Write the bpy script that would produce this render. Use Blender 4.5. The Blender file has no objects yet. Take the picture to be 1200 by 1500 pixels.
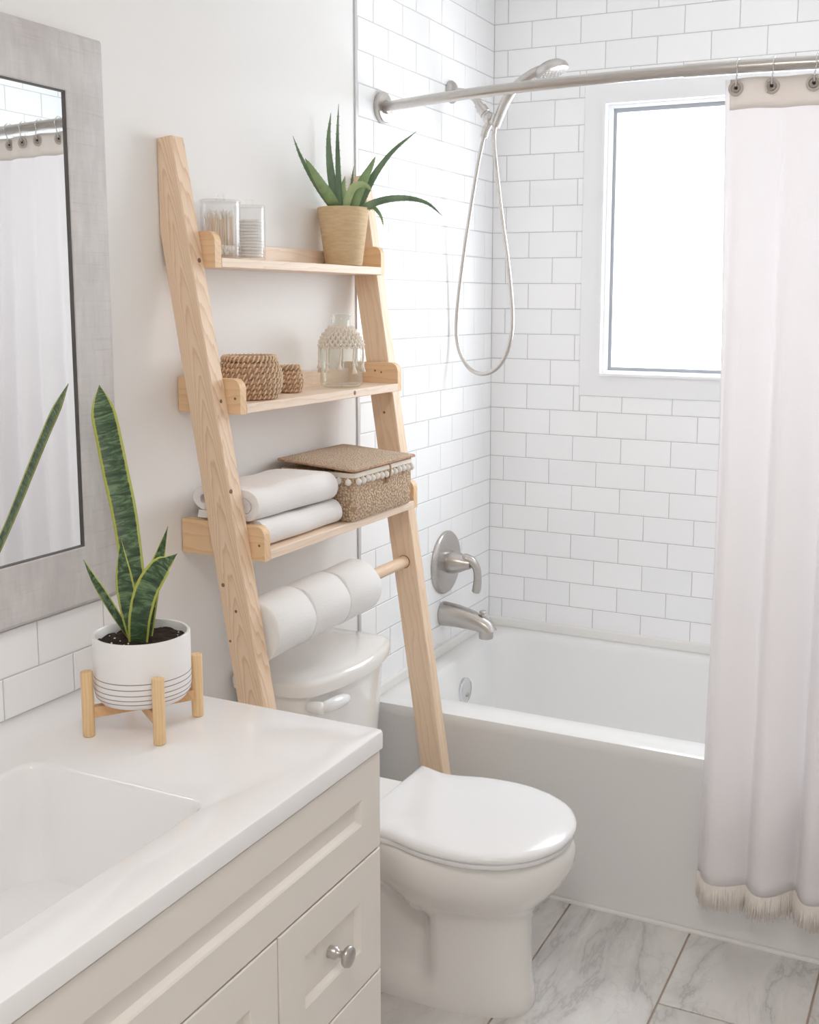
import bpy, bmesh, math, random
from mathutils import Vector, Matrix
R = math.radians
PI = math.pi
random.seed(7)
S = bpy.context.scene
COL = S.collection

# ------------------------------------------------------------------ camera
cam_d = bpy.data.cameras.new('camera')
cam = bpy.data.objects.new('camera', cam_d)
COL.objects.link(cam)
cr = Vector((0.90561306, 0.42406774, 0.00561545))
cu = Vector((-0.06513221, 0.12598433, 0.98989178))
cf = Vector((-0.41907372, 0.89682468, -0.14171352))
cm = Matrix(((cr.x, cu.x, -cf.x, 1.39505), (cr.y, cu.y, -cf.y, -3.23296), (cr.z, cu.z, -cf.z, 1.47480), (0, 0, 0, 1)))
cam.matrix_world = cm
cam_d.sensor_fit = 'HORIZONTAL'
cam_d.sensor_width = 36.0
cam_d.lens = 1625.775 * 36.0 / 1200.0
cam_d.shift_x = -70.127 / 1200.0
cam_d.shift_y = -77.36 / 1200.0
cam_d.clip_start = 0.02
S.camera = cam

# ------------------------------------------------------------------ light
WORLD_STRENGTH = 9.2
FILL_LAMP_STRENGTH = 31.0  # glow of the added fill lamp
S.view_settings.view_transform = 'Standard'
S.view_settings.look = 'None'
S.view_settings.gamma = 1.0
S.view_settings.use_curve_mapping = False
S.view_settings.exposure = 0.10
S.cycles.max_bounces = 14
S.cycles.diffuse_bounces = 8
S.cycles.transparent_max_bounces = 24
w = bpy.data.worlds.new('overcast_sky')
S.world = w
w.use_nodes = True
bgn = w.node_tree.nodes['Background']
bgn.inputs[0].default_value = (0.91, 0.955, 1.0, 1)
bgn.inputs[1].default_value = WORLD_STRENGTH
WX0, WX1, WZ0, WZ1 = 0.352, 1.172, 1.251, 2.056     # window opening in the back wall
pl = bpy.data.lights.new('window_portal', 'AREA')
pl.shape = 'RECTANGLE'
pl.size, pl.size_y = WX1 - WX0, WZ1 - WZ0
pl.cycles.is_portal = True
po = bpy.data.objects.new('window_portal', pl)
po.location = ((WX0 + WX1) / 2, 0.075, (WZ0 + WZ1) / 2)
po.rotation_euler = (R(-90), 0, 0)
COL.objects.link(po)

# ------------------------------------------------------------------ materials
def sr(c):
    return tuple(((v / 255) / 12.92 if v / 255 <= .04045 else ((v / 255 + .055) / 1.055) ** 2.4) for v in c) + (1,)

class NT:
    def __init__(s, name):
        s.m = bpy.data.materials.new(name)
        s.m.use_nodes = True
        s.t = s.m.node_tree
        s.b = s.t.nodes['Principled BSDF']
        s.out = s.t.nodes['Material Output']
    def n(s, typ, **kw):
        nd = s.t.nodes.new(typ)
        for k, v in kw.items():
            if k in ('op', 'operation'): nd.operation = v
            elif k.startswith('i_'): nd.inputs[k[2:].replace('_', ' ')].default_value = v
            else: setattr(nd, k, v)
        return nd
    def l(s, a, b): s.t.links.new(a, b)
    def math(s, op, a, b=None):
        nd = s.t.nodes.new('ShaderNodeMath'); nd.operation = op
        for i, v in enumerate((a, b)):
            if v is None: continue
            if isinstance(v, (int, float)): nd.inputs[i].default_value = v
            else: s.l(v, nd.inputs[i])
        return nd.outputs[0]
    def coord(s, scale=(1, 1, 1), rot=(0, 0, 0), loc=(0, 0, 0), kind='Object'):
        tc = s.n('ShaderNodeTexCoord'); mp = s.n('ShaderNodeMapping')
        mp.inputs['Scale'].default_value = scale
        mp.inputs['Rotation'].default_value = rot
        mp.inputs['Location'].default_value = loc
        s.l(tc.outputs[kind], mp.inputs['Vector'])
        return mp.outputs['Vector']
    def noise(s, vec, scale, detail=3, rough=.55, dist=0.0):
        nd = s.n('ShaderNodeTexNoise')
        nd.inputs['Scale'].default_value = scale
        nd.inputs['Detail'].default_value = detail
        nd.inputs['Roughness'].default_value = rough
        nd.inputs['Distortion'].default_value = dist
        s.l(vec, nd.inputs['Vector'])
        return nd.outputs['Fac']
    def ramp(s, fac, stops, interp='LINEAR'):
        nd = s.n('ShaderNodeValToRGB'); cr_ = nd.color_ramp
        cr_.interpolation = interp
        while len(cr_.elements) < len(stops): cr_.elements.new(0.5)
        for e, (p, c) in zip(cr_.elements, stops):
            e.position = p; e.color = c
        s.l(fac, nd.inputs['Fac'])
        return nd.outputs['Color']
    def mix(s, fac, a, b):
        nd = s.n('ShaderNodeMixRGB')
        if isinstance(fac, (int, float)): nd.inputs[0].default_value = fac
        else: s.l(fac, nd.inputs[0])
        for i, v in ((1, a), (2, b)):
            if isinstance(v, tuple): nd.inputs[i].default_value = v
            else: s.l(v, nd.inputs[i])
        return nd.outputs[0]
    def bump(s, h, strength=.3, dist=.001):
        nd = s.n('ShaderNodeBump')
        nd.inputs['Strength'].default_value = strength
        nd.inputs['Distance'].default_value = dist
        s.l(h, nd.inputs['Height'])
        s.l(nd.outputs[0], s.b.inputs['Normal'])
    def set(s, **kw):
        for k, v in kw.items():
            k = k.replace('_', ' ')
            if isinstance(v, (int, float, tuple)): s.b.inputs[k].default_value = v
            else: s.l(v, s.b.inputs[k])
        return s.m

def plain(name, col, rough=.5, metal=0.0, bump=None, spec=.5, coat=0.0, vary=0.0):
    t = NT(name)
    c = sr(col)
    t.set(Roughness=rough, Metallic=metal, Specular_IOR_Level=spec, Coat_Weight=coat)
    if vary:
        v = t.coord()
        f = t.noise(v, 4, 4)
        d = tuple(x * (1 - vary) for x in c[:3]) + (1,)
        t.set(Base_Color=t.ramp(f, [(.3, d), (.7, c)]))
    else:
        t.set(Base_Color=c)
    if bump:
        sc, st, di = bump
        t.bump(t.noise(t.coord(), sc, 4, .6), st, di)
    return t.m

M = {}
M['paint'] = plain('painted_plaster', (240, 239, 238), .75, bump=(260, .12, .0006), vary=.015)
M['ceiling'] = plain('ceiling_paint', (242, 241, 239), .8, bump=(200, .1, .0006))
M['grout'] = plain('wall_grout', (204, 203, 202), .9, bump=(700, .3, .0004))
M['caulk'] = plain('white_caulk', (240, 239, 236), .45)
M['trim_metal'] = plain('tile_edge_metal', (206, 205, 206), .4, .25, bump=(300, .05, .0003))
M['white_wood'] = plain('window_white_paint', (243, 244, 246), .35, bump=(90, .05, .0004))
M['gasket'] = plain('grey_window_gasket', (168, 172, 178), .5, .2)
M['porcelain'] = plain('glazed_porcelain', (240, 238, 235), .08, coat=.3, bump=(5, .02, .002))
M['seat_plastic'] = plain('white_seat_plastic', (243, 243, 244), .16, bump=(6, .02, .002))
M['tub'] = plain('tub_enamel', (240, 240, 239), .2, bump=(6, .02, .002))
M['counter'] = plain('cultured_marble_top', (243, 242, 243), .14, coat=.2, bump=(9, .015, .001))
M['cab'] = plain('cabinet_paint', (235, 229, 222), .42, bump=(240, .05, .0004))
M['cab_in'] = plain('cabinet_gap', (150, 142, 134), .7, bump=(200, .1, .0004))
M['chrome'] = plain('polished_chrome', (225, 226, 228), .12, 1.0, bump=(40, .01, .0002))
M['mirror'] = plain('mirror_silver', (238, 241, 241), .0, 1.0)
M['mirror_edge'] = plain('mirror_bevel_dark', (92, 88, 86), .5, bump=(90, .1, .0004))
M['cotton'] = plain('cotton_fluff', (248, 246, 243), .95, bump=(900, .5, .0008))
M['swab'] = plain('wooden_swab_stick', (240, 222, 200), .7, bump=(300, .2, .0003))
M['soil'] = plain('potting_soil', (62, 44, 36), .95, bump=(220, 1.0, .006), vary=.5)
M['perlite'] = plain('perlite_grain', (225, 220, 212), .9, bump=(400, .3, .0004))
M['line'] = plain('grey_glaze_line', (158, 142, 140), .4, bump=(200, .1, .0002))
M['card'] = plain('cardboard_core', (190, 165, 138), .9, bump=(400, .3, .0004))
M['fringe'] = plain('cotton_fringe', (240, 233, 226), .95, bump=(1200, .4, .0004))
M['macrame'] = plain('macrame_cord', (240, 230, 218), .95, bump=(1400, .7, .0008))
M['eyelet'] = plain('eyelet_thread', (206, 197, 190), .8, bump=(1500, .6, .0006))
M['eyelet2'] = plain('eyelet_pale_thread', (178, 167, 160), .8, bump=(1500, .6, .0006))
M['hole'] = plain('dark_hole_disc', (58, 52, 50), .9)
M['knot'] = plain('wood_knot', (134, 102, 80), .6, bump=(300, .3, .0005))
M['knot_pale'] = plain('wood_knot_ring', (196, 160, 128), .6, bump=(300, .3, .0005))
M['pom'] = plain('pompom_yarn', (243, 238, 230), .95, bump=(1000, .9, .0012))
M['ribbon'] = plain('ivory_ribbon', (240, 233, 222), .9, bump=(900, .5, .0005))

def tile_mat():
    t = NT('white_glazed_tile')
    oi = t.n('ShaderNodeObjectInfo')
    c = t.ramp(oi.outputs['Random'], [(0, sr((247, 248, 249))), (1, sr((251, 251, 252)))])
    t.set(Base_Color=c, Roughness=.10, Specular_IOR_Level=.30)
    t.bump(t.noise(t.coord(kind='Object'), 9, 2), .06, .003)
    return t.m
M['tile'] = tile_mat()

def nickel():
    t = NT('brushed_nickel')
    v = t.coord(scale=(1, 1, 40))
    f = t.noise(v, 60, 3)
    t.set(Base_Color=t.ramp(f, [(.3, sr((186, 181, 176))), (.7, sr((205, 201, 197)))]), Metallic=1.0, Roughness=.3)
    t.bump(f, .04, .0003)
    return t.m
M['nickel'] = nickel()

def marble():
    t = NT('marble_floor_tile')
    oi = t.n('ShaderNodeObjectInfo')
    tc = t.n('ShaderNodeTexCoord')
    add = t.n('ShaderNodeVectorMath'); add.operation = 'MULTIPLY_ADD'
    t.l(oi.outputs['Location'], add.inputs[0]); add.inputs[1].default_value = (3.1, 5.7, 1.3)
    t.l(tc.outputs['Object'], add.inputs[2])
    mp = t.n('ShaderNodeMapping'); mp.inputs['Rotation'].default_value = (0, 0, R(-38)); mp.inputs['Scale'].default_value = (1.0, .42, 1)
    t.l(add.outputs[0], mp.inputs['Vector'])
    base = t.noise(mp.outputs[0], 5, 6, .6, .6)
    v1 = t.noise(mp.outputs[0], 3.4, 7, .6, .5)
    vein = t.math('ABSOLUTE', t.math('SUBTRACT', v1, .5))
    veinc = t.ramp(vein, [(0, (0, 0, 0, 1)), (.010, (.55, .55, .55, 1)), (.06, (1, 1, 1, 1))])
    v2 = t.noise(mp.outputs[0], 8, 6, .6, .6)
    vein2 = t.math('ABSOLUTE', t.math('SUBTRACT', v2, .5))
    vc2 = t.ramp(vein2, [(0, (.55, .55, .55, 1)), (.012, (1, 1, 1, 1))])
    col = t.ramp(base, [(.25, sr((206, 203, 200))), (.7, sr((233, 231, 228)))])
    col = t.mix(t.math('MULTIPLY', t.math('SUBTRACT', 1.0, veinc), .6), col, sr((168, 165, 164)))
    col = t.mix(t.math('MULTIPLY', t.math('SUBTRACT', 1.0, vc2), .35), col, sr((160, 158, 158)))
    t.set(Base_Color=col, Roughness=.22)
    t.bump(base, .02, .001)
    return t.m
M['marble'] = marble()
M['floor_grout'] = plain('brown_floor_grout', (178, 158, 144), .95, bump=(600, .4, .0006))

def wood(name, light, dark, rot=(0, 0, 0), arch=None, seed=0.0, along='z', freq=95):
    t = NT(name)
    v = t.coord(rot=rot, loc=(seed, seed * .7, seed * .3))
    sp = t.n('ShaderNodeSeparateXYZ'); t.l(v, sp.inputs[0])
    x, y, z = sp.outputs
    L, A, B = {'z': (z, x, y), 'y': (y, x, z), 'x': (x, y, z)}[along]
    sv = {'z': (1, 1, .16), 'y': (1, .16, 1), 'x': (.16, 1, 1)}[along]
    mp2 = t.n('ShaderNodeMapping'); mp2.inputs['Scale'].default_value = sv
    t.l(v, mp2.inputs[0])
    nz = t.noise(mp2.outputs[0], 22, 4, .5, .3)
    nf = t.noise(mp2.outputs[0], 190, 3, .6)
    if arch:
        x0, k = arch
        dx = t.math('SUBTRACT', A, x0)
        q = t.math('MULTIPLY', t.math('MULTIPLY', dx, dx), k)
        val = t.math('ADD', t.math('MULTIPLY', L, 17.0), q)
        val = t.math('ADD', val, t.math('MULTIPLY', B, 60))
        val = t.math('ADD', val, t.math('MULTIPLY', nz, 5.0))
    else:
        val = t.math('ADD', t.math('MULTIPLY', A, freq), t.math('MULTIPLY', B, freq * .8))
        val = t.math('ADD', val, t.math('MULTIPLY', nz, 4.5))
    sn = t.math('FRACT', val)
    rings = t.ramp(sn, [(0, (0, 0, 0, 1)), (.62, (.35, .35, .35, 1)), (.9, (1, 1, 1, 1)), (1, (0, 0, 0, 1))])
    c = t.mix(t.math('MULTIPLY', rings, .62 if arch else .42), sr(light), sr(dark))
    c = t.mix(t.math('MULTIPLY', nf, .22), c, sr(tuple(max(0, k - 26) for k in light)))
    t.set(Base_Color=c, Roughness=.52)
    t.bump(nf, .12, .0006)
    return t.m
LEAN = math.atan(0.1713)
PL, PD = (241, 216, 188), (204, 156, 114)
M['leg_a'] = wood('pine_leg_cathedral', PL, PD, rot=(0, LEAN, 0), arch=(.1375, 5600))
M['leg_b'] = wood('pine_leg_straight', PL, (214, 172, 136), rot=(0, LEAN, 0), seed=.37, freq=60)
M['board'] = wood('pine_shelf_board', (243, 223, 203), (216, 180, 148), along='y', seed=.2, freq=80)
M['side'] = wood('pine_side_board', (238, 205, 165), (212, 160, 112), along='x', seed=.53, freq=70)
M['dowel'] = wood('pine_dowel', (238, 212, 184), (214, 172, 134), along='y', seed=.8, freq=120)
M['stand'] = wood('stand_beech_dowel', (236, 204, 158), (206, 158, 106), along='z', seed=.4, freq=150)
M['stand_bar'] = wood('stand_cross_bar', (226, 184, 138), (204, 152, 104), along='x', seed=.1, freq=120)

def frame_mat():
    t = NT('whitewashed_grey_frame')
    v = t.coord()
    f1 = t.noise(t.coord(scale=(1, 1, .2)), 60, 5, .65)
    f2 = t.noise(t.coord(scale=(1, .12, 6)), 55, 5, .7)
    f3 = t.noise(v, 5, 4, .6)
    a = t.ramp(f1, [(.3, sr((186, 181, 180))), (.7, sr((216, 213, 211)))])
    b = t.ramp(f2, [(.28, sr((176, 171, 169))), (.42, sr((208, 205, 204))), (.8, sr((218, 215, 213)))])
    c = t.mix(.5, a, b)
    c = t.mix(t.ramp(f3, [(.52, (0, 0, 0, 1)), (.75, (.5, .5, .5, 1))]), c, sr((172, 165, 164)))
    t.set(Base_Color=c, Roughness=.6)
    t.bump(f1, .25, .001)
    return t.m
M['frame'] = frame_mat()

def fabric(name, col, trans=.35, scale=420, strength=.35, alpha=1.0, dist=.0015):
    t = NT(name)
    v = t.coord(scale=(1, 1, 2.2))
    h = t.noise(v, scale, 3, .6)
    h2 = t.noise(t.coord(scale=(.3, .3, 3)), 90, 3, .6)
    hh = t.math('ADD', h, t.math('MULTIPLY', h2, .8))
    t.set(Base_Color=sr(col), Roughness=.95, Specular_IOR_Level=.1)
    t.bump(hh, strength, dist)
    tr = t.n('ShaderNodeBsdfTranslucent'); tr.inputs[0].default_value = sr(col)
    mx = t.n('ShaderNodeMixShader'); mx.inputs[0].default_value = trans
    t.l(t.b.outputs[0], mx.inputs[1]); t.l(tr.outputs[0], mx.inputs[2])
    o = mx.outputs[0]
    if alpha < 1:
        tp = t.n('ShaderNodeBsdfTransparent')
        m2 = t.n('ShaderNodeMixShader'); m2.inputs[0].default_value = alpha
        t.l(tp.outputs[0], m2.inputs[1]); t.l(o, m2.inputs[2]); o = m2.outputs[0]
    t.l(o, t.out.inputs[0])
    return t.m
M['curtain'] = fabric('white_cotton_curtain', (253, 251, 252), .37)
M['header'] = fabric('sheer_header_band', (250, 247, 243), .7, 700, .2)
M['towel'] = fabric('terry_towel', (250, 247, 246), .08, 620, .4, dist=.0012)
M['paper'] = fabric('toilet_paper', (249, 248, 247), .12, 160, .35)

def glass(name, tint=(255, 255, 255), refl=.9, rough=.02, ior=1.45, haze=0.0):
    t = NT(name)
    t.t.nodes.remove(t.b)
    tp = t.n('ShaderNodeBsdfTransparent'); tp.inputs[0].default_value = sr(tint)
    gl = t.n('ShaderNodeBsdfGlossy'); gl.inputs['Roughness'].default_value = rough
    lw = t.n('ShaderNodeLayerWeight'); lw.inputs[0].default_value = .5
    mx = t.n('ShaderNodeMixShader')
    t.l(t.math('ADD', t.math('MULTIPLY', t.math('POWER', lw.outputs['Facing'], 4.0), refl * .6), .03), mx.inputs[0])
    t.l(tp.outputs[0], mx.inputs[1]); t.l(gl.outputs[0], mx.inputs[2])
    o = mx.outputs[0]
    if haze:
        df = t.n('ShaderNodeBsdfDiffuse'); df.inputs[0].default_value = (.9, .9, .9, 1)
        m2 = t.n('ShaderNodeMixShader'); m2.inputs[0].default_value = haze
        t.l(o, m2.inputs[1]); t.l(df.outputs[0], m2.inputs[2]); o = m2.outputs[0]
    t.l(o, t.out.inputs[0])
    return t.m
M['pane'] = glass('window_glass', (255, 255, 255), .6, .05, 1.3)
M['acrylic'] = glass('clear_acrylic', (253, 253, 253), .9, .04, 1.45, .06)
M['bottle'] = glass('pale_green_glass', (252, 253, 251), .9, .03, 1.45, .06)

def snake_leaf():
    t = NT('variegated_snake_leaf')
    uv = t.n('ShaderNodeUVMap'); sp = t.n('ShaderNodeSeparateXYZ'); t.l(uv.outputs[0], sp.inputs[0])
    e = t.math('ABSOLUTE', t.math('SUBTRACT', t.math('MULTIPLY', sp.outputs[0], 2.0), 1.0))
    mp = t.n('ShaderNodeMapping'); mp.inputs['Scale'].default_value = (.7, 34.0, 1); t.l(uv.outputs[0], mp.inputs[0])
    nz = t.noise(mp.outputs[0], 1.3, 5, .7, .8)
    body = t.ramp(nz, [(.36, sr((34, 50, 34))), (.5, sr((58, 84, 54))), (.64, sr((112, 138, 98)))])
    ew = t.math('ADD', e, t.math('MULTIPLY', t.math('SUBTRACT', nz, .5), .18))
    edge = t.ramp(ew, [(.76, (0, 0, 0, 1)), (.83, (1, 1, 1, 1))])
    c = t.mix(edge, body, sr((176, 182, 84)))
    t.set(Base_Color=c, Roughness=.42)
    t.bump(nz, .08, .001)
    return t.m
M['snake'] = snake_leaf()

def aloe_mat(name, a, b):
    t = NT(name)
    f = t.noise(t.coord(scale=(1, 1, .4)), 26, 3)
    t.set(Base_Color=t.ramp(f, [(.3, sr(a)), (.7, sr(b))]), Roughness=.4, Subsurface_Weight=0.0)
    t.bump(f, .05, .001)
    return t.m
M['aloe_dark'] = aloe_mat('aloe_dark_green', (82, 108, 80), (128, 152, 118))
M['aloe'] = aloe_mat('aloe_green', (104, 134, 88), (150, 174, 124))
M['aloe_pale'] = aloe_mat('aloe_pale_green', (140, 164, 108), (186, 202, 152))

def clay():
    t = NT('pale_terracotta')
    f = t.noise(t.coord(scale=(1, 1, 5)), 40, 4)
    t.set(Base_Color=t.ramp(f, [(.3, sr((206, 178, 138))), (.7, sr((221, 196, 158)))]), Roughness=.8)
    t.bump(t.noise(t.coord(), 400, 3), .15, .0006)
    return t.m
M['clay'] = clay()
M['ceramic'] = plain('white_ceramic_pot', (240, 238, 237), .3, bump=(8, .03, .001))

def wicker(name, light, dark):
    t = NT(name)
    f = t.noise(t.coord(scale=(1, 1, 3)), 90, 4, .65)
    t.set(Base_Color=t.ramp(f, [(.3, sr(dark)), (.68, sr(light))]), Roughness=.8)
    t.bump(f, .5, .002)
    return t.m
M['coil'] = wicker('seagrass_coil', (206, 170, 138), (150, 114, 90))
M['stitch'] = wicker('pale_stitch_cane', (240, 220, 194), (214, 184, 152))

def woven(name, vs=190, dk=(168, 138, 110), lt=(236, 216, 190)):
    t = NT(name)
    v = t.coord(scale=(1, 1, 1))
    vo = t.n('ShaderNodeTexVoronoi'); vo.inputs['Scale'].default_value = vs; t.l(v, vo.inputs['Vector'])
    f = t.noise(v, 70, 3)
    d = t.ramp(vo.outputs['Distance'], [(.1, (1, 1, 1, 1)), (.75, (0, 0, 0, 1))])
    c = t.mix(d, sr(dk), sr(lt))
    c = t.mix(t.math('MULTIPLY', f, .3), c, sr((196, 166, 136)))
    t.set(Base_Color=c, Roughness=.85)
    t.bump(d, .9, .0025)
    return t.m
M['woven'] = woven('woven_seagrass')
M['woven_lid'] = woven('woven_seagrass_lid', 260, (186, 162, 138), (236, 220, 198))
M['woven_lid_plain'] = wicker('woven_lid_cane', (222, 198, 170), (182, 152, 124))

def fill_lamp_mat():
    t = NT('fill_lamp_glow')
    t.set(Base_Color=(1, 1, 1, 1), Emission_Color=(1.0, .955, .905, 1), Emission_Strength=FILL_LAMP_STRENGTH)
    return t.m
M['lamp'] = fill_lamp_mat()

# ------------------------------------------------------------------ helpers
def wloc(o):
    v = Vector((0, 0, 0))
    while o is not None:
        v = v + o.location; o = o.parent
    return v

def tag(o, label=None, cat=None, group=None, kind=None):
    for k, v in (('label', label), ('category', cat), ('group', group), ('kind', kind)):
        if v: o[k] = v
    return o

def thing(name, loc, label, cat, group=None):
    o = bpy.data.objects.new(name, None)
    o.empty_display_size = .05
    COL.objects.link(o); o.location = loc
    return tag(o, label, cat, group)

def obj(name, bm, mat, parent=None, loc=None, smooth=False, auto=None):
    """link a bmesh given in world coordinates as ONE mesh object"""
    org = wloc(parent) if parent is not None else Vector(loc or (0, 0, 0))
    bmesh.ops.translate(bm, verts=bm.verts, vec=-org)
    bmesh.ops.recalc_face_normals(bm, faces=bm.faces)
    me = bpy.data.meshes.new(name)
    bm.to_mesh(me); bm.free()
    for m in (mat if isinstance(mat, (list, tuple)) else [mat]):
        me.materials.append(M[m])
    if smooth:
        for p in me.polygons: p.use_smooth = True
        if auto:
            me.set_sharp_from_angle(angle=R(auto))
    o = bpy.data.objects.new(name, me)
    COL.objects.link(o)
    if parent is not None: o.parent = parent
    else: o.location = org
    return o

def B(): return bmesh.new()

def box(bm, x0, x1, y0, y1, z0, z1, bev=0.0, seg=2, mi=0):
    g = bmesh.ops.create_cube(bm, size=1.0)
    vs = g['verts']
    for v in vs:
        v.co = Vector((x0 + (v.co.x + .5) * (x1 - x0), y0 + (v.co.y + .5) * (y1 - y0), z0 + (v.co.z + .5) * (z1 - z0)))
    fs = list({f for v in vs for f in v.link_faces})
    for f in fs: f.material_index = mi
    if bev > 0:
        es = list({e for v in vs for e in v.link_edges})
        r = bmesh.ops.bevel(bm, geom=es, offset=bev, segments=seg, profile=.5, affect='EDGES', clamp_overlap=True)
        for f in r['faces']: f.material_index = mi
    return bm

def loft(bm, rings, cap0=True, cap1=True, closed=False, mi=0):
    vr = [[bm.verts.new(p) for p in r] for r in rings]
    n = len(vr[0])
    pairs = list(zip(vr[:-1], vr[1:])) + ([(vr[-1], vr[0])] if closed else [])
    for a, b in pairs:
        for i in range(n):
            j = (i + 1) % n
            try:
                f = bm.faces.new((a[i], a[j], b[j], b[i])); f.material_index = mi
            except ValueError: pass
    if not closed:
        if cap0:
            f = bm.faces.new(vr[0][::-1]); f.material_index = mi
        if cap1:
            f = bm.faces.new(vr[-1]); f.material_index = mi
    return vr

def lathe(bm, c, prof, n=40, axis='z', cap0=True, cap1=True, mi=0):
    """prof: (radius, height) pairs around c"""
    c = Vector(c)
    rings = []
    for r, h in prof:
        ring = []
        for i in range(n):
            a = 2 * PI * i / n
            p = {'z': (r * math.cos(a), r * math.sin(a), h), 'x': (h, r * math.cos(a), r * math.sin(a)), 'y': (r * math.sin(a), h, r * math.cos(a))}[axis]
            ring.append(c + Vector(p))
        rings.append(ring)
    return loft(bm, rings, cap0, cap1, mi=mi)

def lathe_closed(bm, c, prof, n=40, axis='z', mi=0):
    c = Vector(c); rings = []
    for r, h in prof:
        ring = []
        for i in range(n):
            a = 2 * PI * i / n
            p = {'z': (r * math.cos(a), r * math.sin(a), h), 'x': (h, r * math.cos(a), r * math.sin(a)), 'y': (r * math.sin(a), h, r * math.cos(a))}[axis]
            ring.append(c + Vector(p))
        rings.append(ring)
    return loft(bm, rings, closed=True, mi=mi)

def catmull(pts, n=8):
    P = [Vector(p) for p in pts]
    P = [P[0] * 2 - P[1]] + P + [P[-1] * 2 - P[-2]]
    out = []
    for i in range(1, len(P) - 2):
        for k in range(n):
            t = k / n
            a, b, c, d = P[i - 1], P[i], P[i + 1], P[i + 2]
            out.append(.5 * ((2 * b) + (c - a) * t + (2 * a - 5 * b + 4 * c - d) * t * t + (3 * b - a - 3 * c + d) * t ** 3))
    out.append(P[-2].copy())
    return out

def tube(bm, pts, rad, n=10, closed=False, mi=0, cap=True, shape=None, up=None):
    """sweep; rad a number or a function of 0..1; shape: list of (a, b) unit offsets"""
    pts = [Vector(p) for p in pts]
    m = len(pts)
    rings = []
    prev = None
    for i, p in enumerate(pts):
        if closed: t = pts[(i + 1) % m] - pts[i - 1]
        else: t = pts[min(i + 1, m - 1)] - pts[max(i - 1, 0)]
        if t.length < 1e-9: t = Vector((0, 0, 1))
        t.normalize()
        if prev is None:
            ref = Vector(up) if up is not None else (Vector((0, 0, 1)) if abs(t.z) < .9 else Vector((1, 0, 0)))
            s = t.cross(ref)
            if s.length < 1e-6: s = t.cross(Vector((0, 1, 0)))
            s.normalize()
        else:
            s = prev - t * prev.dot(t)
            s.normalize()
        prev = s
        q = t.cross(s)
        r = rad(i / max(1, m - 1)) if callable(rad) else rad
        if shape: rings.append([p + s * (a * r) + q * (b * r) for a, b in shape])
        else: rings.append([p + s * (r * math.cos(2 * PI * k / n)) + q * (r * math.sin(2 * PI * k / n)) for k in range(n)])
    return loft(bm, rings, cap, cap, closed=closed, mi=mi)

def ball(bm, c, r, seg=12, rings=8, sc=(1, 1, 1), mi=0):
    g = bmesh.ops.create_uvsphere(bm, u_segments=seg, v_segments=rings, radius=r)
    for v in g['verts']:
        v.co = Vector((v.co.x * sc[0], v.co.y * sc[1], v.co.z * sc[2])) + Vector(c)
    for f in {f for v in g['verts'] for f in v.link_faces}: f.material_index = mi

def rr(x0, x1, y0, y1, r, z, n=6):
    """rounded rectangle ring, 4*(n+1) points, counter-clockwise"""
    out = []
    if not isinstance(r, (list, tuple)): r = [r] * 4
    for k, (sx, sy, a0) in enumerate(((1, 1, 0), (0, 1, 90), (0, 0, 180), (1, 0, 270))):
        q = r[k]
        cx = x1 - q if sx else x0 + q
        cy = y1 - q if sy else y0 + q
        for i in range(n + 1):
            a = R(a0 + 90 * i / n)
            out.append(Vector((cx + q * math.cos(a), cy + q * math.sin(a), z)))
    return out

def copy_part(o, parent, off=(0, 0, 0)):
    c = o.copy(); COL.objects.link(c); c.parent = parent
    c.location = o.location + Vector(off)
    return c

# ------------------------------------------------------------------ the setting
XR, XM, YB, ZC = 1.524, 2.15, -4.3, 2.45         # alcove end wall, room right wall, wall behind camera, ceiling
YT = -0.835                                      # edge of the tiled alcove
TP = 0.0775; TL = 0.154; Z0 = 2.302              # tile pitch
TZB = 0.452                                      # lower edge of wall tiles above the tub

bm = B()
box(bm, -.12, 0, YB, YT, 0, ZC, mi=0)
box(bm, -.12, -.0016, YT, .12, 0, ZC, mi=1)
wall_left = tag(obj('wall_left', bm, ['paint', 'grout']), 'white painted wall with a white tiled shower end', kind='structure')
bm = B()
box(bm, -.004, WX0, .0016, .12, 0, ZC)
box(bm, WX1, XR + .12, .0016, .12, 0, ZC)
box(bm, WX0, WX1, .0016, .12, 0, WZ0)
box(bm, WX0, WX1, .0016, .12, WZ1, ZC)
wall_back = tag(obj('wall_back', bm, 'grout'), 'white tiled wall around the bath window', kind='structure')
bm = B()
box(bm, XR + .0016, XR + .12, YT, .0016, 0, ZC, mi=1)
box(bm, XR, XM + .12, YT - .06, YT, 0, ZC, mi=0)
box(bm, XM, XM + .12, YB, YT - .06, 0, ZC, mi=0)
wall_right = tag(obj('wall_right', bm, ['paint', 'grout']), 'white wall closing the bath alcove and room', kind='structure')
bm = B(); box(bm, -.12, XM + .12, YB - .12, YB, 0, ZC)
tag(obj('wall_front', bm, 'paint'), 'white painted wall opposite the window', kind='structure')
bm = B(); box(bm, -.12, XM + .12, YB - .12, .12, ZC, ZC + .1)
tag(obj('ceiling', bm, 'ceiling'), 'flat white painted ceiling', kind='structure')
bm = B(); box(bm, -.12, XM + .12, YB - .12, .12, -.1, -.0035)
floor = tag(obj('floor', bm, 'floor_grout'), 'grey veined marble tile floor with brown grout', kind='structure')

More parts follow.
